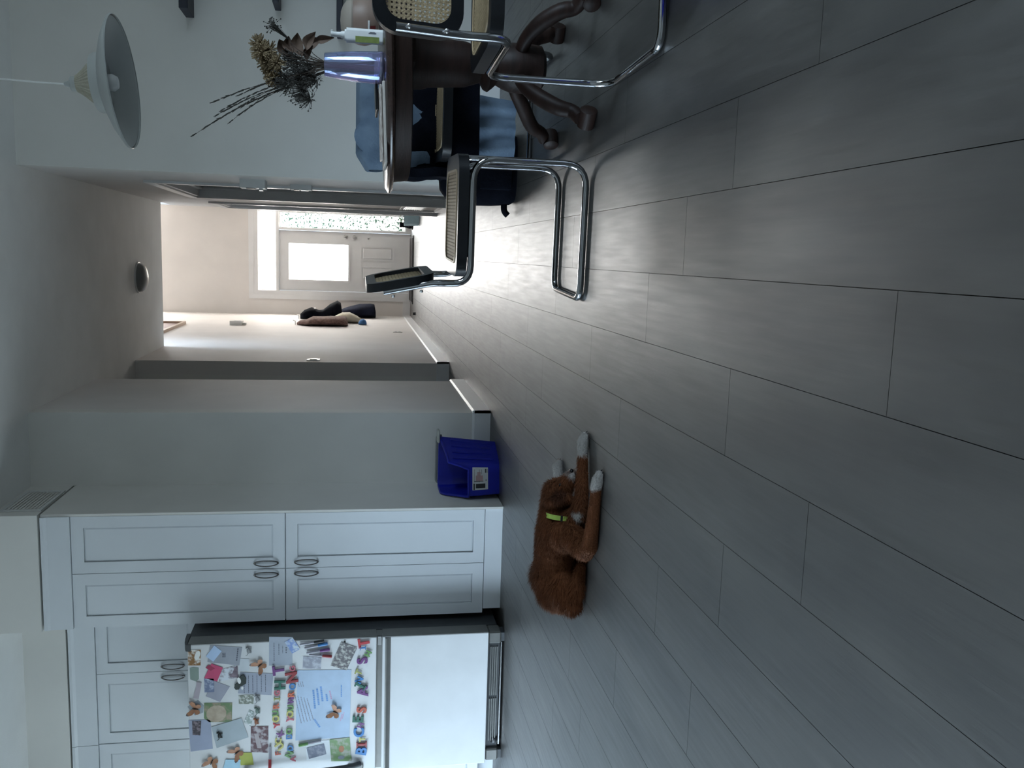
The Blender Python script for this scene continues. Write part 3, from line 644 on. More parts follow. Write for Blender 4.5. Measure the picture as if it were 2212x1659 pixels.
# letter magnets ---------------------------------------------------------
glyph = {}
def letter_mesh(ch):
    if ch in glyph: return glyph[ch]
    cu = bpy.data.curves.new('glyph', 'FONT'); cu.body = ch; cu.size = 1.0; cu.extrude = 0.085; cu.bevel_depth = 0.02; cu.bevel_resolution = 1; cu.offset = 0.020; cu.resolution_u = 4
    cu.align_x = 'CENTER'
    t = bpy.data.objects.new('glyph', cu); COL.objects.link(t)
    dg = bpy.context.evaluated_depsgraph_get(); me = bpy.data.meshes.new_from_object(t.evaluated_get(dg))
    bpy.data.objects.remove(t, do_unlink=True); bpy.data.curves.remove(cu)
    zs = [v.co.y for v in me.vertices]; xs = [v.co.x for v in me.vertices]
    vs = [((v.co.x-(min(xs)+max(xs))/2)/(max(zs)-min(zs)), -v.co.z*.6, (v.co.y-(min(zs)+max(zs))/2)/(max(zs)-min(zs))) for v in me.vertices]
    fs = [tuple(p.vertices) for p in me.polygons]; bpy.data.meshes.remove(me)
    glyph[ch] = (vs, fs); return glyph[ch]
LINE = ['in the line of letters nearest the fridge top', 'in the middle line of letters', 'in the line of letters nearest the freezer']
dcount = 0
for i, (ch, x, z, h, r, c) in enumerate(LETTERS):
    line = 0 if i < 12 else (1 if i < 25 else 2)
    vs, fs = letter_mesh(ch); b = MB()
    wide = 1.0 if h > .05 else 1.05
    if ch == 'I': wide = 1.0
    b.add([(p[0]*h*wide, p[1]*h-.004, p[2]*h) for p in vs], fs)
    if ch == 'I': b.box(-.26*h, .26*h, -.012, 0, .38*h, .5*h).box(-.26*h, .26*h, -.012, 0, -.5*h, -.38*h)
    b.xf(Matrix.Rotation(R(-r), 4, 'Y'))
    o = b.build('letter_magnet', lmat(c), None, loc=(x, lay-.004, z))
    lb = ('large ' if h > .05 else 'small ')+c.replace('_', ' ')+' letter '+ch+' magnet '+LINE[line]
    if ch == 'D': lb = 'blue letter D magnet touching the green '+('N' if dcount == 0 else 'O')+' in the middle line'; dcount += 1
    tag(o, lb, 'magnet', 'letter magnets on the fridge')

# marker pens
for c, a, e in MARKERS:
    A = Vector((a[0], lay-.009, a[1])); E = Vector((e[0], lay-.009, e[1])); d = E-A
    t = thing('marker_pen', c.replace('_', ' ')+'-capped marker pen stuck on the fridge door', 'pen', tuple(A), group='marker pens on the fridge')
    cap = .42
    MB().tube([(0, 0, 0), d*(1-cap)], [.0058, .0062], 12).build('barrel', mat('pen_barrel', (.36, .35, .40), .4, var=.06, scale=30), t, smooth=True)
    MB().tube([d*(1-cap), d*(1-cap+.02), d*.93, d], [.0066, .0075, .0085, .0078], 12).build('cap', lmat(c), t, smooth=True)
    MB().box(-.004, .004, .0045, .0085, -.004, .004).xf(Matrix.Translation(d*.5)).build('magnet', BLK, t)

# butterflies
ORANGE = mat('butterfly_wing', (.33, .145, .075), .6, col2=(.45, .22, .12), scale=40); WTIP = mat('butterfly_wing_tip', (.16, .12, .12), .6, var=.2, scale=40)
BL = ['orange butterfly at the corner of the grey typed sheet', 'orange butterfly on the small folded card at the fridge top', 'orange butterfly on the pale blue message board', 'brown-orange butterfly near the fridge edge beside the light blue note', 'orange butterfly overlapping the yellow green note']
for (x, z, r), lb in zip(BUTTERFLIES, BL):
    t = thing('butterfly_magnet', lb, 'magnet', (x, lay-.006, z), group='butterfly magnets'); s = 1.0
    Mr = Matrix.Rotation(R(-r), 4, 'Y')
    for sg in (-1, 1):
        up = [(0, .004), (.012, .020), (.030, .036), (.041, .037), (.043, .026), (.034, .006), (.018, -.002), (.002, -.002)]
        lo = [(.002, .000), (.020, -.002), (.029, -.010), (.028, -.022), (.018, -.030), (.008, -.026), (.001, -.010)]
        for nm, pl in (('upper_wing', up), ('lower_wing', lo)):
            b = MB(); n = len(pl)
            vs = [(sg*p[0], -.22*p[0], p[1]) for p in pl]+[(sg*p[0], -.22*p[0]+.0012, p[1]) for p in pl]
            b.add(vs, [tuple(range(n)), tuple(range(2*n-1, n-1, -1))]+[(i, (i+1) % n, n+(i+1) % n, n+i) for i in range(n)])
            wv = b.xf(Mr).build(nm, ORANGE, t)
        b = MB(); vs = [(sg*p[0], -.22*p[0]-.0006, p[1]) for p in ((.030, .036), (.041, .037), (.043, .026), (.038, .024))]
        b.add(vs, [(0, 1, 2, 3)]).add([(v[0], v[1]+.0005, v[2]) for v in vs], [(0, 1, 2, 3)]).xf(Mr).build('wing_tip', WTIP, t)
    MB().tube([(0, -.003, -.016), (0, -.004, 0), (0, -.004, .012)], [.0018, .0032, .0024], 8).xf(Mr).build('body', BLK, t, smooth=True)

# animal magnets: a body in profile with legs, head and tail
AC = dict(grey=(.26, .27, .28), grey_green=(.14, .19, .17), brown=(.26, .10, .05), black=(.014, .018, .018))
AL = ['grey animal magnet beside the grey letter sheet', 'grey animal magnet at the end of the photo strip', 'grey green animal magnet beside the tilted strip', 'brown animal magnet beside the dark red photo', 'black cat magnet on the tilted grey card']
for (c, x, z), lb in zip(ANIMALS, AL):
    t = thing('animal_magnet', lb, 'magnet', (x, lay-.004-(.003 if c == 'black' else 0), z), group='animal magnets'); am = mat('animal_'+c, AC[c], .6, var=.25, scale=60)
    MB().ell((0, -.002, .002), (.017, .006, .009), 14, 8).build('body', am, t, smooth=True)
    MB().ell((.017, -.003, .009), (.007, .006, .006), 10, 6).tube([(.014, -.003, .013), (.013, -.003, .019)], [.0025, .0006], 6).tube([(.020, -.003, .013), (.021, -.003, .019)], [.0025, .0006], 6).build('head', am, t, smooth=True)
    for lx in (-.012, -.007, .008, .013): MB().tube([(lx, -.001, -.003), (lx*1.15, -.001, -.014)], [.003, .0018], 6).build('leg', am, t, smooth=True)
    MB().tube([(-.016, -.002, .004), (-.024, -.002, .008), (-.028, -.002, .016)], [.002, .0016, .001], 6).build('tail', am, t, smooth=True)
o, _, _ = poly_sheet('bone_magnet', BONE, lay, .004, mat('bone_mauve', (.42, .37, .42), .5, var=.05, scale=20)); tag(o, 'mauve bone-shaped magnet at the top of the fridge door', 'magnet')
o, _, _ = poly_sheet('shoe_magnet', SHOE, lay-.0014, .008, mat('shoe_black', (.02, .03, .025), .5, var=.2, scale=20)); tag(o, 'black and white figure-shaped magnet on the corner of the typed sheet', 'magnet')
MB().prism(oval(.016, .004, .018, .009, rot=.2), 'y', -.0105, -.008).build('white_patch', mat('print_white', (.8, .8, .8)), o)
MB().prism(oval(-.027, -.012, .009, .006), 'y', -.0105, -.008).build('white_patch', mat('print_white', (.8, .8, .8)), o)
o = MB().lathe([(.0045, 0), (.0055, .003), (.0045, .007), (.001, .008)], 14).xf(Matrix.Rotation(R(90), 4, 'X')).build('round_magnet', BLK, None, smooth=True, loc=(DOT[0], lay-.0005, DOT[1])); tag(o, 'tiny round black magnet holding the photo collage', 'magnet')
# ------------------------------------------------------------------ dining corner
def set_uv(o, ax):
    me = o.data; uv = me.uv_layers.new(name='UVMap')
    for lp in me.loops:
        c = me.vertices[lp.vertex_index].co; uv.data[lp.index].uv = (c[ax[0]]+2, c[ax[1]]+2)
def frame_ring(outer, inner, axis, a0, a1):
    """ring between two outlines with equal point counts"""
    def P(u, v, w_): return {'x': (w_, u, v), 'y': (u, w_, v), 'z': (u, v, w_)}[axis]
    n = len(outer); vs = [P(*p, a0) for p in outer]+[P(*p, a0) for p in inner]+[P(*p, a1) for p in outer]+[P(*p, a1) for p in inner]; fs = []
    for i in range(n):
        j = (i+1) % n
        fs += [(i, j, n+j, n+i), (2*n+i, 3*n+i, 3*n+j, 2*n+j), (i, 2*n+i, 2*n+j, j), (n+i, n+j, 3*n+j, 3*n+i)]
    return MB().add(vs, fs)
NATURAL = mat('natural_cane_edge', (.36, .27, .16), .5, var=.12, scale=40)
def make_chair(label):
    """cantilever tube chair; local +x is the front"""
    t = thing('cantilever_chair', label, 'chair', group='cantilever dining chairs'); hw = .222
    pts = [(-.24, 0, .0135), (-.24, hw, .0135), (.245, hw, .0135), (.245, hw, .425), (-.195, hw, .425), (-.195, hw, .56), (-.232, hw, .735)]
    half = bend(pts, [.055, .085, .075, .065, .03])
    other = [Vector((p.x, -p.y, p.z)) for p in half]
    MB().tube(list(reversed(other))+half[1:], .0125, 12).build('tube_frame', CHROME, t, smooth=True, sharp=60)
    # seat: rounded black frame, natural edging, woven cane
    so = rrect(-.175, .265, -.225, .225, .075); si = rrect(-.122, .205, -.172, .172, .045)
    seat = frame_ring(so, si, 'z', .4385, .476).build('seat_frame', BLK, t, smooth=True)
    frame_ring(rrect(-.128, .211, -.178, .178, .05), rrect(-.120, .203, -.170, .170, .044), 'z', .476, .4795).build('edge_cord', NATURAL, seat)
    c = MB().prism(rrect(-.125, .208, -.175, .175, .046), 'z', .472, .4745).build('seat_cane', CANE, t); set_uv(c, (0, 1))
    # back: tilted with the posts
    bo = rrect(-.235, .235, .552, .795, .07); bi = rrect(-.200, .200, .586, .761, .045)
    def lean(mb):
        mb.v = [(p[0]-.205-(p[2]-.56)*.20, p[1], p[2]) for p in mb.v]; return mb
    bk = lean(frame_ring(bo, bi, 'x', .012, .043)).build('back_frame', BLK, t, smooth=True)
    cb = lean(MB().prism(rrect(-.205, .205, .581, .766, .05), 'x', .026, .0285)).build('back_cane', CANE, t); set_uv(cb, (1, 2))
    for sy in (-1, 1):
        for z in (.60, .70):
            MB().ell((-.218-(z-.56)*.20, sy*hw, z), (.006, .007, .007), 8, 6).build('screw', STEEL, bk, smooth=True)
        MB().box(-.10, .15, sy*.205-.012, sy*.205+.012, .430, .4385).build('seat_batten', BLK, seat)
    return t
ch1 = make_chair('black and chrome cane chair standing apart in the middle of the floor')
ch1.location = (.108, 3.405, 0); ch1.rotation_euler = (0, 0, R(-3.0))
copy_tree(ch1, (.800, 2.665, 0), R(92), 'black and chrome cane chair tucked under the table, its cane back to the viewer', 'cantilever dining chairs')
copy_tree(ch1, (.640, 4.060, 0), R(-91), 'black and chrome chair behind the table with jackets hung on it', 'cantilever dining chairs')

# pedestal table; the old top sags a little towards the room
TX, TY, TR_ = .700, 3.375, .478
def ttz(x): return .745+(x-TX)*.040
tb = thing('pedestal_table', 'round dark wooden pedestal table with four scrolled feet', 'table', (TX, TY, 0))
tilt = Matrix.Translation((0, 0, .745)) @ Matrix.Rotation(-math.atan(.040), 4, 'Y')
MB().lathe([(.02, -.026), (TR_-.022, -.026), (TR_-.008, -.024), (TR_, -.016), (TR_-.001, -.010), (TR_-.012, -.004), (TR_-.018, 0), (.02, 0)], 72).xf(tilt).build('tabletop', DWOODT, tb, smooth=True)
MB().lathe([(TR_-.058, -.086), (TR_-.046, -.082), (TR_-.040, -.028), (TR_-.052, -.024)], 64).xf(tilt).build('apron', DWOOD, tb, smooth=True)
MB().lathe([(.10, .640), (.098, .60), (.090, .575), (.086, .52), (.080, .44), (.070, .41), (.062, .385), (.085, .370), (.092, .355), (.080, .340), (.066, .325), (.078, .30), (.088, .27), (.090, .22), (.084, .16), (.060, .145), (.02, .14)], 36).build('column', DWOOD, tb, smooth=True)
MB().box(-.06, .06, -.28, .28, .640, .662).build('top_brace', DWOOD, tb); MB().box(-.28, .28, -.05, .05, .632, .650).build('top_brace', DWOOD, tb)
LEGS = [(-.195, -.235), (-.195, .355), (.195, -.215), (.205, .30)]
for (lx, ly) in LEGS:
    d = Vector((lx, ly, 0)); L_ = d.length; u = d/L_; n_ = Vector((-u.y, u.x, 0))
    pr = [(.045, .225), (.12, .215), (.19, .165), (.26*L_/.30, .095), (L_-.035, .060), (L_, .034)]
    top = [(.045, .265), (.12, .260), (.20, .222), (.265*L_/.30, .150), (L_-.030, .098), (L_+.03, .080)]
    cen = [((a[0]+b_[0])/2, (a[1]+b_[1])/2, max(.024, (b_[1]-a[1])/2)) for a, b_ in zip(pr, top)]
    b = MB()
    xs_ = [c for c in cen]; fine = []
    for i in range(len(xs_)-1):
        for k in range(4): fine.append(tuple(xs_[i][j]*(1-k/4)+xs_[i+1][j]*k/4 for j in range(3)))
    fine.append(xs_[-1])
    for _ in range(3): fine = [fine[0]]+[tuple((fine[i-1][j]+2*fine[i][j]+fine[i+1][j])/4 for j in range(3)) for i in range(1, len(fine)-1)]+[fine[-1]]
    b.tube([u*p+Vector((0, 0, z)) for p, z, r in fine], [r*1.05 for p, z, r in fine], 14)
    lg = b.build('leg', DWOOD, tb, smooth=True)
    prof = [(p, z) for p, z in top]+[(L_+.045, .055), (L_+.035, .020), (L_+.010, .004)]+list(reversed([(max(p, .03), z) for p, z in pr]))
    wd = .030
    k = len(prof)
    f_ = MB().tube([u*(L_+.012)-n_*.038+Vector((0, 0, .031)), u*(L_+.012)-n_*.032+Vector((0, 0, .031)), u*(L_+.012)+n_*.032+Vector((0, 0, .031)), u*(L_+.012)+n_*.038+Vector((0, 0, .031))], [.020, .031, .031, .020], 18)
    f_.build('scroll_foot', DWOOD, lg, smooth=True)

# iridescent vase, dried bouquet
def vase_mat():
    M = mat('iridescent_glass', (.80, .66, .95), .04, col2=(.62, .80, 1.0), scale=3.0, stretch=(9, 9, .6))
    b = M.node_tree.nodes['Principled BSDF']; b.inputs['Metallic'].default_value = 0.10
    b.inputs['Transmission Weight'].default_value = .92; b.inputs['IOR'].default_value = 1.45
    b.inputs['Thin Film Thickness'].default_value = 420; b.inputs['Thin Film IOR'].default_value = 1.6
    # the iridescent coating runs from blue to violet and pink around the glass
    N = M.node_tree.nodes; L = M.node_tree.links; tc = N.new('ShaderNodeTexCoord'); sp = N.new('ShaderNodeSeparateXYZ'); mr = N.new('ShaderNodeMapRange'); cr = N.new('ShaderNodeValToRGB')
    mr.inputs['From Min'].default_value = -.055; mr.inputs['From Max'].default_value = .055
    L.new(tc.outputs['Object'], sp.inputs[0]); L.new(sp.outputs['X'], mr.inputs[0]); L.new(mr.outputs[0], cr.inputs[0])
    e = cr.color_ramp.elements; e[0].color = (.25, .55, .85, 1); e[1].color = (.75, .35, .60, 1); k = e.new(.45); k.color = (.12, .22, .80, 1); k = e.new(.8); k.color = (.42, .22, .85, 1)
    L.new(cr.outputs[0], b.inputs['Specular Tint'])
    return M
VX, VY = .626, 3.17; VZ = ttz(VX)+.0025
vs_ = thing('vase', 'iridescent violet blue glass vase on the table', 'vase', (VX, VY, VZ))
MB().lathe([(.01, .0), (.050, .0), (.0545, .004), (.0535, .03), (.050, .09), (.044, .15), (.0375, .195), (.0365, .197), (.0345, .195), (.041, .15), (.047, .09), (.0505, .03), (.050, .012), (.01, .010)], 40).build('glass_wall', vase_mat(), vs_, smooth=True)
MB().lathe([(.001, .0105), (.049, .0125), (.049, .016), (.001, .016)], 30).build('glass_base', MATS['iridescent_glass'], vs_, smooth=True)
bq = thing('dried_bouquet', 'dried flower bouquet with pale tufts and long dark twigs in the vase', 'flowers', (VX, VY, VZ))
STEMM = mat('dry_stem', (.060, .045, .035), .9, var=.25, scale=40); DARKW = mat('dark_dry_sprig', (.048, .046, .041), .95, var=.3, scale=40)
TUFT = mat('straw_tuft', (.25, .19, .11), .95, col2=(.40, .31, .19), scale=60, bump=.9, bscale=200); LEAFM = mat('dry_brown_leaf', (.075, .045, .033), .8, col2=(.16, .11, .08), scale=20)
rb = random.Random(11)
def stem(tip, r=.0016, sag=0.0, base=None):
    a = Vector(base or (rb.uniform(-.02, .02), rb.uniform(-.02, .02), .03)); t_ = Vector(tip); neck = Vector((max(-.026, min(.026, t_.x*.12)), rb.uniform(-.02, .02), .20))
    p = [a, neck]
    for k in range(1, 7):
        s = k/6; q = neck.lerp(t_, s); q.z += .03*math.sin(math.pi*s)-sag*s*s; p.append(q)
    MB().tube(p, [r*1.2]*2+[r*(1-.1*k) for k in range(6)], 5).build('stem', STEMM, bq)
    return p
# long arching twigs towards the lamp side
for tip, sag in (((-.258, .01, .660), .03), ((-.235, .03, .625), .02), ((-.150, -.02, .560), 0), ((-.170, .02, .540), 0), ((-.190, 0, .555), 0), ((-.175, -.01, .500), 0), ((-.205, .02, .520), 0.01), ((-.120, .0, .480), 0)):
    p = stem(tip, .0012, sag); b = MB()
    for k in range(26):
        s = rb.uniform(3.0, 6.9); i = int(s); q = p[i].lerp(p[min(i+1, 7)], s-i); dd = (p[min(i+1, 7)]-p[i]).normalized() if i < 7 else Vector((-.3, 0, .9))
        b.tube([q, q+dd*.016+Vector((rb.uniform(-.004, .004), rb.uniform(-.004, .004), 0))], [.0022, .0006], 4)
    b.build('seed_husks', DARKW, bq)['kind'] = 'stuff'
# pale straw tufts
for c, s in (((.050, .01, .408), .034), ((.022, -.02, .398), .036), ((.038, .02, .380), .032), ((-.002, .0, .380), .038), ((-.028, .01, .372), .034), ((-.010, -.02, .350), .030), ((-.055, .0, .365), .030)):
    stem((c[0]*.9, c[1], c[2]-.02)); b = MB()
    for k in range(150):
        v = Vector((rb.gauss(0, 1), rb.gauss(0, 1), rb.gauss(0, 1)+.3)).normalized(); e = Vector(c)+v*s*rb.uniform(.75, 1.15)
        b.tube([Vector(c)+v*s*.15, e], [.0012, .0019], 4)
    b.build('straw_tuft', TUFT, bq)['kind'] = 'stuff'
# dark wispy sprigs
for c, s in (((-.040, .0, .300), .052), ((-.080, .01, .285), .048), ((-.020, .01, .260), .044), ((-.070, -.01, .335), .040), ((-.115, .0, .262), .034), ((.010, .01, .305), .040), ((-.05, .0, .245), .040)):
    stem((c[0]*.8, c[1], c[2]-.03)); b = MB()
    for k in range(115):
        v = Vector((rb.gauss(0, 1), rb.gauss(0, 1), rb.gauss(0, 1)+.5)).normalized(); L_ = s*rb.uniform(.5, 1.3); a = Vector(c)-Vector((0, 0, s*.6)); mid = a+v*L_*.6+Vector((0, 0, .01)); e = Vector(c)+v*L_
        b.tube([a.lerp(mid, .3), mid, e], [.0009, .0008, .0007], 3)
        if k % 2 == 0: b.ell(e, (.0028, .0028, .0028), 5, 4)
    b.build('sprig', DARKW, bq)['kind'] = 'stuff'
# airy spray at the far side
b = MB()
for k in range(60):
    c = Vector((.115, .0, .365)); v = Vector((rb.gauss(0, 1), rb.gauss(0, 1), rb.gauss(0, 1))).normalized()*.03*rb.uniform(.3, 1.1)
    b.tube([Vector((.07, 0, .31)), c+v*.4, c+v], .0007, 3); b.ell(c+v, (.0024, .0024, .0024), 5, 4)
b.build('sprig', DARKW, bq)['kind'] = 'stuff'; stem((.075, 0, .31))
# curled brown leaves and pods
for (a, e, wdt) in (((.02, 0, .27), (.095, .0, .285), .022), ((.05, .01, .262), (.088, .02, .205), .020), ((.04, -.01, .255), (.098, -.02, .225), .018), ((.075, 0, .225), (.088, .0, .165), .014), ((.02, .01, .30), (.070, .0, .345), .020), ((.03, .0, .30), (.085, .01, .315), .018), ((.01, .0, .255), (.060, .01, .235), .014)):
    A = Vector(a); E = Vector(e); d = E-A; sd = d.cross(Vector((0, 1, 0))).normalized(); b = MB(); vs = []; n = 7
    for k in range(n+1):
        s = k/n; wv = wdt*math.sin(math.pi*min(1, s*.96+.03)); cpt = A+d*s+Vector((0, .012*math.sin(math.pi*s), .012*math.sin(math.pi*s)))
        vs += [cpt-sd*wv+Vector((0, -.006, 0)), cpt+Vector((0, .004, 0)), cpt+sd*wv+Vector((0, -.006, 0))]
    fs = []
    for k in range(n): fs += [(3*k, 3*k+1, 3*k+4, 3*k+3), (3*k+1, 3*k+2, 3*k+5, 3*k+4)]
    k0 = len(vs); b.add(vs+[v+Vector((0, .0012, 0)) for v in vs], fs+[tuple(k0+i for i in reversed(f)) for f in fs]).build('dry_leaf', LEAFM, bq, smooth=True)
    stem(tuple(A), .0014)

# white pump bottle with a green label
bt = thing('plastic_bottle', 'slim white bottle with a green label beside the vase', 'bottle', (.733, 3.20, ttz(.733)+.001))
MB().prism(rrect(-.024, .024, -.016, .016, .012), 'z', 0, .122).prism(rrect(-.019, .019, -.012, .012, .010), 'z', .122, .128).build('bottle_body', PEWTER, bt, smooth=True)
MB().lathe([(.012, .128), (.012, .138), (.009, .142), (.008, .165), (.010, .168), (.010, .174), (.002, .175)], 18).tube([(.004, 0, .170), (.012, -.004, .171)], .004, 8).build('nozzle', PEWTER, bt, smooth=True)
MB().box(-.0240, -.004, -.0168, -.016, .012, .092).build('green_label', mat('green_label_paper', (.12, .165, .03), .5, col2=(.18, .225, .045), scale=50), bt)
MB().box(.006, .009, -.0168, -.016, .022, .048).box(.0105, .012, -.0168, -.016, .026, .044).build('lettering', INK, bt)

# round tan jar behind the bottle
jr = thing('lidded_jar', 'round tan and cream jar with a dark red patch behind the white bottle', 'jar', (.865, 3.545, ttz(.865)+.003))
MB().lathe([(.02, 0), (.060, 0), (.078, .02), (.086, .05), (.084, .075), (.076, .096)], 40).build('bowl', mat('tan_glaze', (.20, .135, .105), .5, col2=(.28, .205, .165), scale=8), jr, smooth=True)
MB().lathe([(.077, .096), (.079, .101), (.070, .118), (.052, .132), (.030, .140), (.002, .142)], 40).build('lid', mat('cream_glaze', (.34, .295, .25), .5, var=.06, scale=8), jr, smooth=True)
b = MB(); vs = []
for k in range(7):
    a = R(205+7*k)
    for z, r in ((.012, .0745), (.032, .0835)): vs.append((r*math.cos(a), r*math.sin(a), z))
b.add(vs, [(2*k, 2*k+2, 2*k+3, 2*k+1) for k in range(6)]).build('red_patch', mat('dark_red_glaze', (.14, .022, .020), .4, var=.1, scale=20), jr)
b = MB().tube([(.0835*math.cos(R(195+5*k)), .0835*math.sin(R(195+5*k)), .036) for k in range(14)], .004, 6).build('white_band', PEWTER, jr, smooth=True)

# papers and notebook lying on the table
stk = [('magazine', 'thick magazine with brown and white edges on the table', .43, 3.16, .265, .20, .010, 3, mat('magazine_paper', (.34, .29, .25), .5, col2=(.62, .60, .56), scale=20, stretch=(1, 1, 60))),
       ('magazine', 'upper magazine with a red spot on its edge, on the thick magazine', .44, 3.17, .245, .19, .008, -4, mat('magazine_paper2', (.22, .15, .13), .5, col2=(.66, .63, .58), scale=18, stretch=(3, 1, 50))),
       ('notebook', 'small black notebook on top of the magazines by the vase', .535, 3.24, .10, .15, .009, 2, BLK)]
zz = {0: .001, 1: .0125, 2: .0225}
for i, (n, lb, x, y, sx, sy, h, rz, m_) in enumerate(stk):
    o = MB().bbox(-sx/2, sx/2, -sy/2, sy/2, 0, h, .002, 1).build(n, m_, None, loc=(x, y, ttz(x)+zz[i]+.0003)); o.rotation_euler = (0, -math.atan(.040), R(rz))
    tag(o, lb, 'book', 'reading matter on the table')

# pendant lamp over the table, hanging slightly askew
LX, LY = .572, 3.45
lp = thing('pendant_lamp', 'white dome pendant lamp with ribbed glass neck over the table', 'lamp', (LX, LY, 1.655))
LW = mat('lamp_enamel', (.36, .38, .37), .35, var=.03, scale=10); RIB = mat('ribbed_glass_neck', (.34, .32, .25), .25, col2=(.42, .40, .32), scale=4, stretch=(40, 40, 1))
rl = Matrix.Rotation(R(-5.2), 4, 'Y')
MB().lathe([(.226, -.006), (.229, -.002), (.226, .004), (.180, .030), (.130, .050), (.104, .058), (.1015, .058), (.128, .047), (.178, .027), (.222, .001)], 56, cap=False).add([], []).xf(rl).build('shade', LW, lp, smooth=True)
MB().lathe([(.104, .056), (.103, .078), (.098, .088), (.090, .090), (.088, .086), (.098, .076), (.100, .056)], 48, cap=False).xf(rl).build('collar', LW, lp, smooth=True)
b = MB(); n = 72; pr = [(.080, .086), (.066, .104), (.046, .126), (.034, .142), (.028, .152)]; vs = []
for r, z in pr:
    for j in range(n):
        a = 2*math.pi*j/n; rr = r*(1+(.03 if j % 2 else -.02)); vs.append((rr*math.cos(a), rr*math.sin(a), z))
b.add(vs, [(i*n+j, i*n+(j+1) % n, (i+1)*n+(j+1) % n, (i+1)*n+j) for i in range(len(pr)-1) for j in range(n)]).xf(rl).build('glass_neck', RIB, lp)
MB().lathe([(.026, .150), (.026, .168), (.022, .172), (.012, .176), (.008, .190), (.004, .194)], 24).xf(rl).build('cap', LW, lp, smooth=True)
MB().lathe([(.002, .010), (.020, .014), (.030, .030), (.028, .050), (.014, .068), (.013, .088), (.002, .09)], 24).xf(rl).build('bulb', mat('frosted_bulb', (.60, .62, .62), .3, var=.02, scale=10), lp, smooth=True)
ct = rl @ Vector((0, 0, .192))
MB().tube([ct, ct+Vector((.001, 0, .10)), Vector((.006, 0, CZ-1.655))], .0028, 8).build('cord', PEWTER, lp)

# black floating shelves on the dining wall
for i, (x0, z, h, dp) in enumerate(((1.262, 1.728, .046, .20), (1.335, 1.258, .034, .18), (1.207, .914, .034, .20))):
    lb = ['black floating shelf nearest the pendant lamp, on the dining wall', 'black floating shelf between the two others on the dining wall', 'black floating shelf nearest the white bottle, reaching furthest into view'][i]
    o = MB().bbox(0, .62, -dp, 0, 0, h, .003, 1).build('floating_shelf', mat('black_shelf', (.008, .011, .025), .5, var=.2, scale=20), None, loc=(x0, YD, z)); tag(o, lb, 'shelf', 'black floating shelves')

# clothes on the far chair -------------------------------------------------
def cloth_sheet(name, fn, nu, nv, th, m_, parent=None, loc=None):
    """sheet from fn(u,v)->Vector given thickness along its normals"""
    P_ = [[fn(i/nu, j/nv) for j in range(nv+1)] for i in range(nu+1)]; N_ = [[None]*(nv+1) for _ in range(nu+1)]
    for i in range(nu+1):
        for j in range(nv+1):
            du = P_[min(i+1, nu)][j]-P_[max(i-1, 0)][j]; dv = P_[i][min(j+1, nv)]-P_[i][max(j-1, 0)]; n = du.cross(dv); N_[i][j] = n.normalized() if n.length > 1e-9 else Vector((0, 1, 0))
    w_ = nv+1; vs = [P_[i][j]+N_[i][j]*th/2 for i in range(nu+1) for j in range(w_)]+[P_[i][j]-N_[i][j]*th/2 for i in range(nu+1) for j in range(w_)]; k0 = (nu+1)*w_; fs = []
    for i in range(nu):
        for j in range(nv):
            q = (i*w_+j, (i+1)*w_+j, (i+1)*w_+j+1, i*w_+j+1); fs += [q, tuple(k0+a for a in reversed(q))]
    for i in range(nu):
        for j in (0, nv): a, b_ = i*w_+j, (i+1)*w_+j; fs.append((a, b_, k0+b_, k0+a))
    for j in range(nv):
        for i in (0, nu): a, b_ = i*w_+j, i*w_+j+1; fs.append((a, b_, k0+b_, k0+a))
    return MB().add(vs, fs).build(name, m_, parent, smooth=True, loc=loc, sharp=80)
def nz(x, y, z, s=1.0): return mnoise.noise(Vector((x, y, z))*s)
dj = thing('denim_jacket', 'light blue denim jacket hung over the far chair back', 'jacket', (.62, 4.33, .80))
def fj(u, v):     # u across, v from front hem over the back of the chair down behind
    x = -.235+.47*u
    path = [(-.140, -.30), (-.130, -.18), (-.112, -.05), (-.090, .014), (-.020, .034), (.045, .020), (.070, -.08), (.080, -.30), (.085, -.52), (.085, -.735)]
    s = v*(len(path)-1); i = min(int(s), len(path)-2); f = s-i
    y = path[i][0]*(1-f)+path[i+1][0]*f; z = path[i][1]*(1-f)+path[i+1][1]*f
    if v < .3: z += .10*max(0, nz(x, 0, 3, 6))-(.05 if .3 < u < .55 else 0)*(1-v/.3)
    z += -.045*max(0, abs(u-.5)*2-.7)/.3 if .2 < v < .7 else 0
    nar = 1.0 if v < .6 else 1.0-.42*(v-.6)/.4
    return Vector((x*nar, y+.014*nz(x, z, 0, 9)+.010*math.sin(x*40+3*z), z))
cloth_sheet('fabric', fj, 30, 44, .010, DENIM, dj)
bcx = thing('black_coat', 'black coat draped over the seat and side of the far chair', 'coat', (.64, 4.06, .49))
def fc(u, v):
    x = -.27+.55*u; path = [(-.165, -.20), (-.172, -.06), (-.150, -.008), (-.05, .012), (.06, .02), (.125, .06), (.150, .16)]
    s = v*(len(path)-1); i = min(int(s), len(path)-2); f = s-i
    y = path[i][0]*(1-f)+path[i+1][0]*f; z = path[i][1]*(1-f)+path[i+1][1]*f
    side = max(0, (.16-u)/.16)
    z -= side*.05; z += .02*nz(x, y, 1, 9)
    return Vector((x-.01*math.sin(v*7), y+.02+.010*nz(x, z, 0, 11), max(z, -.24)))
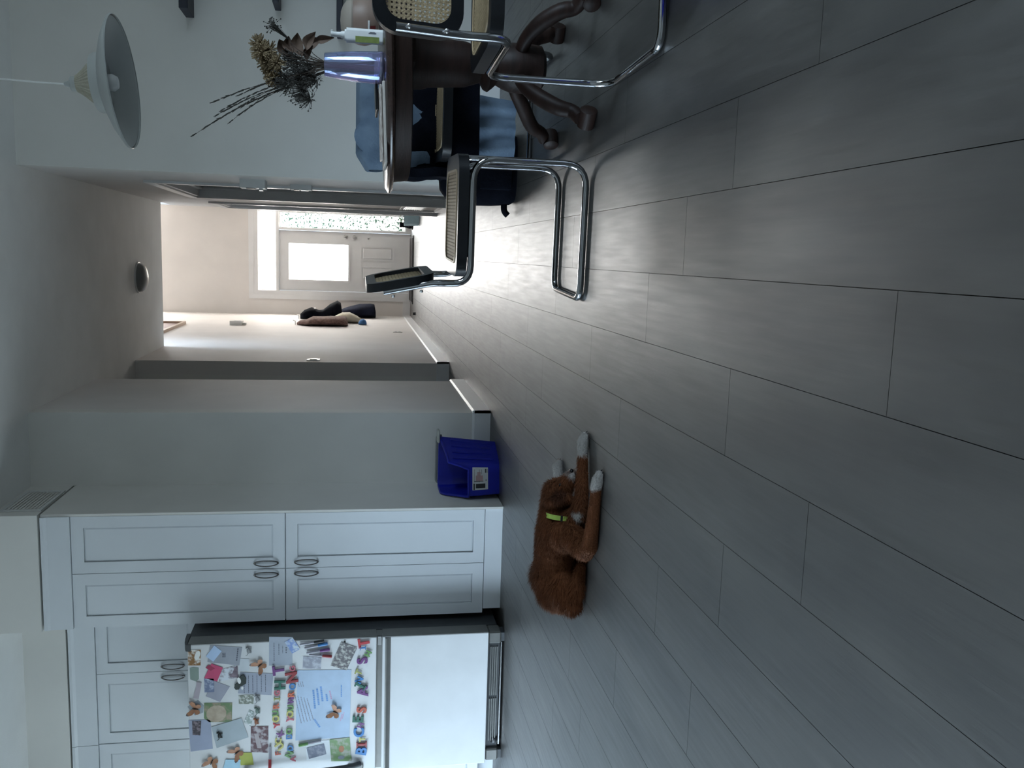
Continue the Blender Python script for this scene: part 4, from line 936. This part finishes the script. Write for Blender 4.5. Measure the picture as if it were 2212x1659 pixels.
# coat hangs behind the seat so the seat rim stays in view
def fc2(u, v):
    x = -.255+.50*u; z = .185-.40*v
    y = .185+.020*nz(x, z, 0, 8)+.012*math.sin(28*x+2)-.05*math.sin(math.pi*v)
    if u < .12: x -= .035*math.sin(math.pi*min(1, v*1.2))
    return Vector((x, y, z))
cloth_sheet('coat_body', fc2, 26, 22, .045, BCLOTH, bcx)
def fc3(u, v):
    x = -.275-.008*math.sin(6*v)+.02*nz(u*2, v*2, 4); y = -.02+.22*u+.01*nz(v, u, 2, 6); z = .19-.30*v*(1-.2*u)
    return Vector((x, y, z))
cloth_sheet('sleeve', fc3, 10, 16, .040, BCLOTH, bcx)

# black backpack on the floor beside the far chair
bp_ = thing('backpack', 'black backpack standing on the floor beside the chrome chair legs', 'bag', (.470, 4.80, 0))
b = MB(); vs = []; n = 24; lv = [(0, .94), (.02, 1), (.12, 1.02), (.22, 1.0), (.30, .95), (.36, .82), (.395, .55), (.405, .1)]
for z, s in lv:
    for j in range(n):
        a = 2*math.pi*j/n; ca, sa = math.cos(a), math.sin(a); p = 2.0/3.2
        x = .185*s*math.copysign(abs(ca)**p, ca); y = .12*s*math.copysign(abs(sa)**p, sa); q = .008*nz(x*3, y*3, z*3, 3); vs.append((x*(1+q*4)-(.06*z if x < 0 else 0), y*(1+q*4), z))
b.add(vs, [(i*n+j, i*n+(j+1) % n, (i+1)*n+(j+1) % n, (i+1)*n+j) for i in range(len(lv)-1) for j in range(n)]+[tuple(range(n-1, -1, -1)), tuple((len(lv)-1)*n+j for j in range(n))]).build('bag_body', BCLOTH, bp_, smooth=True)
MB().bbox(-.12, .12, -.150, -.112, .03, .20, .012, 2).build('front_pocket', BCLOTH, bp_, smooth=True)
MB().tube(bend([(-.17, -.02, .050), (-.225, -.03, .052), (-.245, -.03, .030)], .02), [.017]*9, 8).build('strap_end', BCLOTH, bp_, smooth=True)
MB().tube(bend([(-.04, 0, .395), (-.04, 0, .44), (.04, 0, .44), (.04, 0, .395)], .02), .006, 8).build('carry_loop', BCLOTH, bp_, smooth=True)

# blue plastic tub at the picture edge
tbn = thing('blue_tub', 'deep blue plastic tub rim at the picture edge behind the near chair leg', 'tub', (.845, 2.270, 0), R(20))
MB().lathe([(.02, 0), (.115, 0), (.140, .015), (.150, .055), (.162, .060), (.162, .066), (.146, .064), (.135, .018), (.110, .006), (.02, .006)], 32).build('tub_wall', BLUEP, tbn, smooth=True)
# ------------------------------------------------------------------ blue recycling box
bn = thing('recycling_box', 'deep blue plastic recycling box with a low front in the corner', 'bin', (-1.235, 5.06, 0))
plan_b = [(-.135, -.125), (.045, -.085), (.140, .120), (-.135, .135)]; plan_t = [(-.155, -.150), (.060, -.105), (.170, .145), (-.155, .155)]
def binloop(s, inset):
    pts = []
    q = [(plan_b[i][0]*(1-s)+plan_t[i][0]*s, plan_b[i][1]*(1-s)+plan_t[i][1]*s) for i in range(4)]
    cx = sum(p[0] for p in q)/4; cy = sum(p[1] for p in q)/4
    q = [(p[0]+(cx-p[0])*inset/.15, p[1]+(cy-p[1])*inset/.15) for p in q]
    n = 10
    for i in range(4):
        a, b_ = q[i], q[(i+1) % 4]; 
        for k in range(n):
            t = k/n; pts.append((a[0]*(1-t)+b_[0]*t, a[1]*(1-t)+b_[1]*t, i, t))
    # round the corners a little
    m_ = len(pts); out = []
    for k in range(m_):
        p = pts[k]
        if p[3] == 0:
            a, b_ = pts[k-1], pts[(k+1) % m_]; out.append(((a[0]+b_[0]+2*p[0])/4, (a[1]+b_[1]+2*p[1])/4, p[2], 0.0))
        else: out.append(p)
    return out
def rim(i, t):   # height of the rim around the plan: low front, sides rising to the back
    def sm(x): x = max(0, min(1, x)); return x*x*(3-2*x)
    lo, hi = .182, .330
    if i == 0: return lo+(hi-.03-lo)*sm((t-.82)/.18)
    if i == 1: return hi-.03+.03*sm(t)
    if i == 2: return hi
    return lo+(hi-lo)*sm((1-t)/.55)
ref = binloop(0, 0); tops = [rim(p[2], p[3]) for p in ref]; m_ = len(ref); NL = 8
vs = []; fs = []
for inset in (0, .007):
    for l in range(NL+1):
        for k in range(m_):
            z = tops[k]*l/NL; z = max(z, .006) if inset and l == 0 else z
            p = binloop(z/.33, inset)[k] if l in () else None
            vs.append((k, z, inset))
cache = {}
pos = []
for (k, z, inset) in vs:
    key = (round(z, 4), inset)
    if key not in cache: cache[key] = binloop(z/.33, inset)
    p = cache[key][k]; pos.append((p[0], p[1], z))
blk = (NL+1)*m_
for s in (0, 1):
    for l in range(NL):
        for k in range(m_):
            k2 = (k+1) % m_; fs.append((s*blk+l*m_+k, s*blk+l*m_+k2, s*blk+(l+1)*m_+k2, s*blk+(l+1)*m_+k))
for k in range(m_):
    k2 = (k+1) % m_; fs.append((NL*m_+k, NL*m_+k2, blk+NL*m_+k2, blk+NL*m_+k))
fs.append(tuple(range(m_-1, -1, -1))); fs.append(tuple(blk+k for k in range(m_)))
MB().add(pos, fs).build('box_wall', BLUEP, bn, smooth=True, sharp=35)
rimp = [(cache[(round(tops[k], 4), 0)][k][0], cache[(round(tops[k], 4), 0)][k][1], tops[k]) for k in range(m_)]
MB().tube(rimp, .0075, 8, closed=True).build('rim', BLUEP, bn, smooth=True)
def bmid(t): return Vector((.062+.10*t, -.098+.232*t, 0))
for t in (.12, .36, .60, .84):
    a = bmid(t); MB().tube([a*.83+Vector((0, 0, .03)), a+Vector((.002, 0, .27))], .007, 6).build('rib', BLUEP, bn, smooth=True)
MB().tube(bend([(-.13, .158, .318), (-.13, .168, .345), (.16, .160, .345), (.16, .150, .318)], .02), .008, 8).build('back_handle', mat('grey_handle_plastic', (.24, .25, .25), .5, var=.05, scale=20), bn, smooth=True)
MB().bbox(.130, .205, .075, .150, .334, .349, .005, 1).build('side_grip', mat('pale_grip_plastic', (.50, .51, .48), .5, var=.05, scale=20), bn)
# paper label on the front with print
def front_pt(t, z, off):
    s = z/.33; a = Vector((plan_b[0][0]*(1-s)+plan_t[0][0]*s, plan_b[0][1]*(1-s)+plan_t[0][1]*s, z)); b_ = Vector((plan_b[1][0]*(1-s)+plan_t[1][0]*s, plan_b[1][1]*(1-s)+plan_t[1][1]*s, z))
    d = (b_-a).normalized(); n = Vector((d.y, -d.x, 0)); return a.lerp(b_, t)+n*off
def decal(name, t0, t1, z0, z1, off, m_, parent):
    q = [front_pt(t0, z0, off), front_pt(t1, z0, off), front_pt(t1, z1, off), front_pt(t0, z1, off)]; q2 = [front_pt(t0, z0, off-.0006), front_pt(t1, z0, off-.0006), front_pt(t1, z1, off-.0006), front_pt(t0, z1, off-.0006)]
    return MB().add(q+q2, [(0, 1, 2, 3), (7, 6, 5, 4), (0, 4, 5, 1), (1, 5, 6, 2), (2, 6, 7, 3), (3, 7, 4, 0)]).build(name, m_, parent)
lbm = decal('paper_label', .20, .86, .068, .160, .0022, mat('label_paper', (.62, .64, .64), .6, var=.04, scale=20), bn)
PKL = mat('label_pink', (.50, .33, .33), .6, var=.1, scale=40); LBK = mat('label_black', (.03, .032, .035), .6, var=.1, scale=40)
decal('print_block', .25, .38, .084, .140, .0030, LBK, lbm); decal('print_bar', .21, .39, .146, .154, .0030, LBK, lbm)
decal('print_picture', .46, .62, .098, .140, .0030, PKL, lbm); decal('print_picture', .62, .72, .112, .132, .0030, PKL, lbm)
for t0, t1, z0, z1 in ((.42, .80, .148, .1495), (.42, .80, .118, .1195), (.44, .455, .095, .150), (.66, .80, .105, .1065), (.70, .82, .080, .086), (.70, .82, .072, .076), (.47, .49, .075, .083)): decal('print_line', t0, t1, z0, z1, .0030, LBK, lbm)

# ------------------------------------------------------------------ the dog, lying on the floor
dog = thing('dog', 'russet brown dog with white paws lying on the floor, lime collar', 'dog', (-1.05, 3.08, 0))
def W(x, y, z): return Vector((x+1.05, y-3.08, z))
b = MB()
def cap_chain(pts):
    """overlapping balls along a chain of (point, radius)"""
    for (p, r), (q, s) in zip(pts[:-1], pts[1:]):
        L_ = (q-p).length; n = max(2, int(L_/(min(r, s)*.35)))
        for k in range(n+1):
            t = k/n; rr = r*(1-t)+s*t; b.ell(p.lerp(q, t), (rr, rr, rr), 14, 10)
# trunk: rump, loin, deep chest, neck
cap_chain([(W(-1.235, 3.10, .078), .076), (W(-1.18, 3.11, .086), .084), (W(-1.10, 3.10, .086), .082), (W(-1.01, 3.08, .088), .084), (W(-.96, 3.08, .095), .070), (W(-.90, 3.09, .098), .058)])
b.ell(W(-1.20, 3.17, .088), (.085, .060, .078), 16, 12)                       # far haunch
b.ell(W(-1.205, 3.04, .066), (.078, .055, .062), 16, 12)                       # near haunch
b.ell(W(-.985, 3.015, .072), (.070, .055, .068), 16, 12)                      # near shoulder
# head, muzzle, ears
b.ell(W(-.860, 3.095, .096), (.056, .054, .054), 16, 12)
b.ell(W(-.845, 3.085, .110), (.040, .046, .040), 16, 12)
cap_chain([(W(-.835, 3.075, .078), .038), (W(-.795, 3.060, .058), .027), (W(-.778, 3.055, .050), .021)])
cap_chain([(W(-.878, 3.050, .132), .020), (W(-.864, 3.022, .104), .022), (W(-.850, 3.010, .070), .014)])   # near ear
cap_chain([(W(-.880, 3.135, .130), .016), (W(-.875, 3.155, .104), .016), (W(-.868, 3.160, .085), .010)])   # far ear
# near foreleg: shoulder, elbow back, forearm forward, paw
cap_chain([(W(-.975, 3.00, .070), .048), (W(-1.010, 2.885, .036), .036), (W(-.985, 2.852, .028), .029), (W(-.900, 2.842, .024), .0235), (W(-.800, 2.832, .021), .019), (W(-.770, 2.828, .022), .0205), (W(-.738, 2.822, .019), .021)])
# other foreleg reaching further forward
cap_chain([(W(-.950, 3.03, .070), .046), (W(-.905, 2.985, .036), .033), (W(-.840, 2.990, .027), .026), (W(-.730, 3.012, .022), .019), (W(-.690, 3.022, .022), .0195), (W(-.648, 3.030, .020), .022)])
# far hind leg stretched along the far side
cap_chain([(W(-1.16, 3.19, .060), .050), (W(-1.05, 3.25, .035), .034), (W(-.98, 3.31, .026), .024), (W(-.880, 3.375, .021), .019), (W(-.835, 3.405, .022), .022)])
# near hind foot tucked under, tail
cap_chain([(W(-1.25, 3.01, .045), .042), (W(-1.16, 2.985, .026), .026), (W(-1.10, 2.980, .020), .019)])
cap_chain([(W(-1.28, 3.14, .050), .034), (W(-1.300, 3.18, .030), .026), (W(-1.290, 3.24, .020), .016)])
# toes
for (px, py, dx, dy) in ((-.726, 2.822, .018, -.002), (-.636, 3.032, .018, .004), (-.824, 3.413, .016, .012)):
    for k in (-1, 0, 1):
        b.ell(W(px+dx*.6-abs(k)*.004, py+dy*.6+k*.013, .014), (.014, .0085, .012), 10, 8)
tmp = b.build('tmp', None); md = tmp.modifiers.new('r', 'REMESH'); md.mode = 'VOXEL'; md.voxel_size = .0048; md.use_smooth_shade = True
sm = tmp.modifiers.new('s', 'SMOOTH'); sm.factor = .5; sm.iterations = 6
me = bpy.data.meshes.new_from_object(tmp.evaluated_get(bpy.context.evaluated_depsgraph_get())); bpy.data.objects.remove(tmp, do_unlink=True)
for v in me.vertices: v.co.z = max(v.co.z, .001)
# coat colours: russet, darker saddle and head, white paws, chest and muzzle tip
ca = me.color_attributes.new('coat', 'FLOAT_COLOR', 'POINT')
WH = [(W(-.735, 2.822, .02), .040), (W(-.648, 3.03, .02), .052), (W(-.84, 3.40, .02), .045), (W(-.905, 2.962, .048), .018), (W(-.928, 2.952, .034), .014), (W(-.780, 3.052, .050), .020)]
def coat(p):
    n1 = mnoise.noise(p*9); n2 = mnoise.noise(p*38)
    c = Vector((.118, .042, .017))*(1+.30*n1+.25*n2)
    c = c.lerp(Vector((.050, .018, .009)), max(0, min(1, (p.z-.10)*14))*.35)
    for q, r in ((W(-.856, 3.030, .098), .040), (W(-.875, 3.155, .105), .036)):
        c = c.lerp(Vector((.030, .011, .006)), max(0, min(1, (r-(p-q).length)/.012))*.8)
    for q, r in WH:
        d = (p-q).length+.010*n2
        k = max(0, min(1, (r-d)/.010+.5)); c = c.lerp(Vector((.36, .34, .32)), k)
    return c
for i, v in enumerate(me.vertices): ca.data[i].color = (*coat(v.co), 1)
DOGM = mat('dog_coat', (.12, .05, .02), .85, spec=.15, bump=.5, bscale=160); nt = DOGM.node_tree
at = nt.nodes.new('ShaderNodeAttribute'); at.attribute_name = 'coat'; nt.links.new(at.outputs['Color'], nt.nodes['Principled BSDF'].inputs['Base Color'])
me.materials.append(DOGM); me.polygons.foreach_set('use_smooth', [True]*len(me.polygons))
db = bpy.data.objects.new('dog_body', me); COL.objects.link(db); db.parent = dog
# short fur: thin tapered blades lying back along the coat, one part
rf = random.Random(5); vs = []; fs = []; cols = []
tris = [(p.area, p.index) for p in me.polygons]; acc = []; s_ = 0
for a, i in tris: s_ += a; acc.append(s_)
import bisect
for k in range(42000):
    p = me.polygons[bisect.bisect_left(acc, rf.uniform(0, s_)) if True else 0]
    c = p.center.copy(); n = p.normal; 
    if c.z < .012: continue
    paw = any((c-q).length < r for q, r in WH)
    flow = Vector((-1, .12*rf.uniform(-1, 1), -.18)); t = flow-n*flow.dot(n)
    if t.length < .05: continue
    t.normalize(); far = c.x < -.12 or c.x < .02
    L_ = (.006 if paw or c.y < -.20 else (.026 if c.x < -.10 else .015))*rf.uniform(.7, 1.3)
    d = (t*.80+n*(.42+.2*rf.random())+Vector((rf.uniform(-.2, .2), rf.uniform(-.2, .2), rf.uniform(-.2, .2)))).normalized()
    sd = d.cross(n).normalized()*.0011; base = len(vs); c = c+sd*rf.uniform(-3, 3)
    tip = c+d*L_-n*.003*0; tip.z = max(tip.z, .001)
    vs += [c-sd, c+sd, tip]; fs.append((base, base+1, base+2)); cc = coat(c)*rf.uniform(.8, 1.25); cols += [cc, cc, cc*1.1]
fm = bpy.data.meshes.new('fur'); fm.from_pydata([tuple(v) for v in vs], [], fs); a2 = fm.color_attributes.new('coat', 'FLOAT_COLOR', 'POINT')
for i, c in enumerate(cols): a2.data[i].color = (*c, 1)
fm.materials.append(DOGM); fo = bpy.data.objects.new('fur', fm); COL.objects.link(fo); fo.parent = dog; fo['kind'] = 'stuff'
# face: nose, eyes, mouth
MB().ell(W(-.762, 3.050, .054), (.009, .011, .008), 12, 8).build('nose', BLK, dog, smooth=True)
for ey in (3.048, 3.098): MB().ell(W(-.812, ey, .094), (.006, .006, .006), 10, 8).build('eye', BLK, dog, smooth=True)
MB().tube([W(-.762, 3.034, .044), W(-.785, 3.030, .040), W(-.805, 3.036, .046)], .002, 6).build('mouth', BLK, dog)
# claws
for (px, py, dx, dy) in ((-.710, 2.821, .010, 0), (-.620, 3.035, .010, .002), (-.812, 3.423, .008, .007)):
    for k in (-1, 0, 1): MB().tube([W(px-abs(k)*.005, py+k*.013, .012), W(px+dx-abs(k)*.005, py+dy+k*.013, .004)], [.003, .0008], 6).build('claw', BLK, dog)
# collar: band around the neck with a bright piece and dark clasps
C0 = W(-.928, 3.050, .074); ax = Vector((1, .10, -.06)).normalized(); e1 = Vector((0, 0, 1)); e1 = (e1-ax*e1.dot(ax)).normalized(); e2 = ax.cross(e1)
def band(name, a0, a1, r, wd, m_, parent):
    n = max(6, int(abs(a1-a0)/6)); vs = []; fs = []
    for k in range(n+1):
        a = R(a0+(a1-a0)*k/n); rad = e1*math.cos(a)+e2*math.sin(a)
        for rr, ww in ((r, -wd), (r, wd), (r+.003, wd), (r+.003, -wd)): vs.append(C0+rad*rr+ax*ww)
    for k in range(n):
        for j in range(4): fs.append((4*k+j, 4*k+(j+1) % 4, 4*k+4+(j+1) % 4, 4*k+4+j))
    fs += [(3, 2, 1, 0), (4*n, 4*n+1, 4*n+2, 4*n+3)]
    return MB().add(vs, fs).build(name, m_, parent)
LIME = mat('lime_webbing', (.30, .42, .07), .6, var=.12, scale=60, bump=.2, bscale=300)
cl = thing('dog_collar', 'lime yellow dog collar with black clasps on the brown dog', 'collar', (-1.05, 3.08, 0))
band('webbing', 0, 360, .0675, .0085, LIME, cl)
for a in (66, 90): band('clasp', a, a+6, .0700, .0105, BLK, cl)
# ------------------------------------------------------------------ things along the hallway and in the foyer
dm = thing('dome_light', 'round dome light on the hallway ceiling', 'light', (-.27, 8.08, CZ))
MB().lathe([(.132, -.012), (.135, -.006), (.135, 0), (.01, 0), (.01, -.012)], 40).build('base_plate', TRIM, dm, smooth=True)
MB().lathe([(.124, -.012), (.120, -.035), (.100, -.058), (.060, -.074), (.020, -.080), (.001, -.081)], 40, cap=False).build('glass_dome', mat('dome_glass', (.22, .23, .23), .35, var=.05, scale=8), dm, smooth=True)
MB().ell((.03, -.085, -.052), (.006, .006, .008), 10, 8).build('finial', BLK, dm, smooth=True)
# wall vent on the bulkhead side, kitchen
vt = thing('air_vent', 'white framed air vent high on the bulkhead beside the pantry', 'vent', (-1.40, 5.05, 2.555))
MB().box(.001, .008, -.20, .20, .085, .103).box(.001, .008, -.20, .20, -.101, -.083).box(.001, .008, -.20, -.18, -.083, .085).box(.001, .008, .18, .20, -.083, .085).build('vent_frame', PEWTER, vt)
for k in range(9):
    z = -.072+.018*k; MB().hexa([(.001, -.18, z), (.006, -.18, z-.006), (.006, .18, z-.006), (.001, .18, z)], [(.001, -.18, z+.002), (.006, -.18, z-.004), (.006, .18, z-.004), (.001, .18, z+.002)]).build('vent_slat', WALL, vt)
MB().box(.0002, .001, -.18, .18, -.083, .085).build('vent_back', WALL, vt)
def plate(name, lb, cat, loc, sy, sz, dep, face=1, parts=()):
    t = thing(name, lb, cat, loc)
    MB().bbox(0, face*dep, -sy/2, sy/2, -sz/2, sz/2, .002, 1).build('cover', PEWTER, t)
    for (pn, y0, y1, z0, z1, m_) in parts: MB().box(face*dep, face*(dep+.004), y0, y1, z0, z1).build(pn, m_, t)
    return t
plate('light_switch', 'white double light switch on the left hallway wall near the passage', 'switch', (XL, 8.06, 1.205), .115, .115, .008, 1, (('rocker', -.04, -.008, -.032, .032, TRIM), ('rocker', .008, .04, -.032, .032, TRIM)))
plate('wall_outlet', 'white wall outlet low on the left hallway wall', 'outlet', (XL, 11.05, .32), .075, .115, .008, 1, (('socket', -.018, .018, .006, .040, TRIM), ('socket', -.018, .018, -.040, -.006, TRIM)))
dc = plate('door_chime', 'pale door chime box high on the left hallway wall', 'chime', (XL, 11.75, 2.34), .17, .15, .055, 1, (('speaker_grille', -.05, .05, -.05, .02, TRIM),))
MB().box(0, .03, -.03, .03, -.12, -.075).build('chime_tube', PEWTER, dc)
# framed picture, its lower edge just in view above the hallway ceiling line
pf = thing('framed_picture', 'large picture with a pale wooden frame high on the foyer wall', 'picture', (XL, 11.05, 2.955))
FRM = mat('pale_frame_wood', (.42, .30, .22), .45, var=.1, scale=10, stretch=(1, 6, 1)); h_, w2, tk = .95, .69, .035
MB().box(0, tk, -w2, w2, 0, .04).build('frame_rail', FRM, pf); MB().box(0, tk, -w2, w2, h_-.04, h_).build('frame_rail', FRM, pf); MB().box(0, tk, -w2, -w2+.04, .04, h_-.04).build('frame_rail', FRM, pf); MB().box(0, tk, w2-.04, w2, .04, h_-.04).build('frame_rail', FRM, pf)
MB().box(.002, .012, -w2+.04, w2-.04, .04, h_-.04).build('print', mat('picture_print', (.16, .060, .045), .5, col2=(.30, .16, .13), scale=6), pf)
# thermostat and keypad on the right hallway wall
th = plate('thermostat', 'grey thermostat box on the right hallway wall beside the dining corner', 'thermostat', (XR, 5.72, 1.455), .14, .145, .050, -1, (('display', -.045, .045, -.01, .04, BLK),))
MB().box(-.062, -.050, -.03, .03, -.055, -.035).build('lever', STEEL, th)
kp = plate('alarm_keypad', 'small metal-faced keypad beside the thermostat', 'keypad', (XR, 5.98, 1.185), .11, .13, .030, -1, (('keys', -.03, .03, -.045, .0, STEEL), ('display', -.03, .03, .012, .045, BLK)))
# floor-level return grille in the hallway
rg = thing('return_grille', 'pale return-air grille low on the right hallway wall', 'vent', (XR, 8.16, .330))
MB().box(-.010, 0, -.37, .37, .085, .108).box(-.010, 0, -.37, .37, -.108, -.085).box(-.010, 0, -.37, -.345, -.085, .085).box(-.010, 0, .345, .37, -.085, .085).build('vent_frame', PEWTER, rg)
for k in range(10):
    z = -.078+.0165*k; MB().hexa([(-.0008, -.345, z), (-.008, -.345, z-.006), (-.008, .345, z-.006), (-.0008, .345, z)], [(-.0008, -.345, z+.003), (-.008, -.345, z-.003), (-.008, .345, z-.003), (-.0008, .345, z+.003)]).build('vent_slat', PEWTER, rg)

# coats on wall hooks in the foyer
def garment(name, lb, cat, loc, rings, m_, hook=True, lump=.012, seed=0, group='coats on the foyer hooks'):
    """hanging garment: (z, y, half-width along the wall, depth) from top to hem, back flat to the wall"""
    t = thing(name, lb, cat, loc, group=group); vs = []; n = 20
    for (z, y, hw, dp) in rings:
        for j in range(n):
            a = 2*math.pi*j/n; q = Vector((math.cos(a)*2, math.sin(a)*2, z*9+seed)); l = 1+lump*8*mnoise.noise(q)
            vs.append((max(.004, dp*.5+dp*.5*math.cos(a)*l), y+hw*math.sin(a)*l, z))
    k = len(rings)
    MB().add(vs, [(i*n+j, i*n+(j+1) % n, (i+1)*n+(j+1) % n, (i+1)*n+j) for i in range(k-1) for j in range(n)]+[tuple(range(n-1, -1, -1)), tuple((k-1)*n+j for j in range(n))]).build('fabric', m_, t, smooth=True, sharp=70)
    if hook: 
        z, y = rings[0][0], rings[0][1]
        MB().tube(bend([(0, y, z+.02), (.05, y, z+.02), (.06, y, z+.05)], .01), .005, 8).build('hook', STEEL, t, smooth=True)
    return t
cj = garment('hanging_jacket', 'black puffy jacket on the foyer wall hooks', 'jacket', (XL, 13.02, 0), [(1.62, 0, .05, .07), (1.56, 0, .14, .13), (1.46, .02, .20, .17), (1.36, .03, .16, .13), (1.30, .02, .15, .14), (1.20, .02, .22, .22), (1.10, .03, .26, .27), (1.05, .03, .24, .24), (1.03, .03, .10, .10)], BCLOTH, seed=1)
MB().bbox(.155, .165, -.12, -.03, 1.40, 1.425, .002, 1).build('reflective_tab', PEWTER, cj)
garment('fur_coat', 'reddish brown furry coat nearest on the foyer wall hooks', 'coat', (XL, 11.95, 0), [(1.60, 0, .03, .03), (1.56, 0, .10, .06), (1.48, 0, .20, .07), (1.40, .02, .26, .11), (1.28, .02, .28, .11), (1.15, .03, .30, .12), (1.02, .03, .30, .12), (.96, .03, .26, .11), (.94, .03, .10, .05)], FURC, lump=.02, seed=2)
garment('cream_scarf', 'cream cloth hanging lower between the coats', 'scarf', (XL, 12.50, 0), [(1.18, 0, .04, .05), (1.10, 0, .16, .10), (1.02, .02, .22, .14), (.92, .0, .20, .14), (.82, -.04, .15, .10), (.76, -.06, .08, .06), (.74, -.06, .03, .03)], CREAM, hook=False, lump=.025, seed=3)
garment('navy_coat', 'long navy coat hanging beyond the cream cloth in the foyer', 'coat', (XL, 13.55, 0), [(1.36, 0, .04, .05), (1.25, 0, .10, .08), (1.10, 0, .16, .10), (.95, 0, .22, .16), (.78, 0, .26, .20), (.62, .0, .27, .21), (.56, .0, .25, .20), (.54, 0, .1, .1)], NAVY, seed=4)
garment('knit_hat', 'small bright blue knit hat hanging at the hem of the coats', 'hat', (XL, 12.14, 0), [(.80, 0, .02, .03), (.775, 0, .06, .07), (.735, 0, .07, .08), (.70, 0, .05, .06), (.69, 0, .02, .03)], mat('blue_cap_cloth', (.07, .21, .48), .8, var=.1, scale=20), hook=False, seed=5)

# entrance mat, boots, pale blue bag, doorstop
em = thing('doormat', 'dark doormat in front of the entrance door', 'mat', (-.225, 13.55, 0))
MB().bbox(-.505, .505, -.36, .36, 0, .012, .003, 1).build('rubber_edge', BLK, em); MB().box(-.47, .47, -.325, .325, .012, .022).build('pile', mat('mat_pile', (.030, .028, .030), .95, var=.2, scale=60, bump=.8, bscale=200), em)
bo = thing('ankle_boot', 'black ankle boot by the sidelight of the entrance', 'boot', (.43, 13.62, 0), R(-100))
MB().prism(rrect(-.13, .13, -.045, .045, .04), 'z', 0, .022).build('sole', BLK, bo)
b = MB(); vs = []; n = 16; rg_ = [(.022, 0, .122, .042), (.05, 0, .120, .042), (.075, -.02, .095, .040), (.10, -.055, .062, .038), (.15, -.07, .048, .038), (.19, -.072, .050, .042)]
for z, x, hx, hy in rg_:
    for j in range(n): a = 2*math.pi*j/n; vs.append((x+hx*math.cos(a), hy*math.sin(a), z))
b.add(vs, [(i*n+j, i*n+(j+1) % n, (i+1)*n+(j+1) % n, (i+1)*n+j) for i in range(len(rg_)-1) for j in range(n)]+[tuple(range(n-1, -1, -1))]).build('upper', BCLOTH, bo, smooth=True)
bg = thing('paper_bag', 'pale blue gift bag standing on the foyer floor by the door frame', 'bag', (.475, 12.20, 0), R(15))
BAG = mat('pale_blue_bag', (.34, .50, .57), .6, var=.08, scale=10)
b = MB(); b.hexa([(-.075, -.05, .002), (.075, -.05, .002), (.075, .05, .002), (-.075, .05, .002)], [(-.085, -.045, .20), (.085, -.045, .20), (.085, .045, .20), (-.085, .045, .20)]); b.build('bag_body', BAG, bg)
zz_ = [(-.085+.17*k/8, .20+(.018 if k % 2 else 0)) for k in range(9)]
MB().prism([(-.085, .198)]+zz_+[(.085, .198)], 'y', -.045, -.043).build('pinked_edge', mat('bag_edge', (.36, .46, .50), .6, var=.05, scale=10), bg)
MB().tube(bend([(-.04, -.044, .19), (-.035, -.05, .26), (.035, -.05, .26), (.04, -.044, .19)], .03), .003, 6).build('handle', mat('olive_cord', (.24, .24, .07), .8, var=.1, scale=20), bg)
ds = thing('door_stop', 'small dark rubber door stop on the foyer floor by the left wall', 'doorstop', (-.83, 12.62, 0))
MB().prism([(-.05, 0), (.05, 0), (.05, .008), (-.05, .040)], 'x', -.018, .018).build('wedge', BLK, ds)
MB().prism([(-.052, 0), (.052, 0), (.052, .003), (-.052, .003)], 'x', -.020, .020).build('pad', BCLOTH, ds)
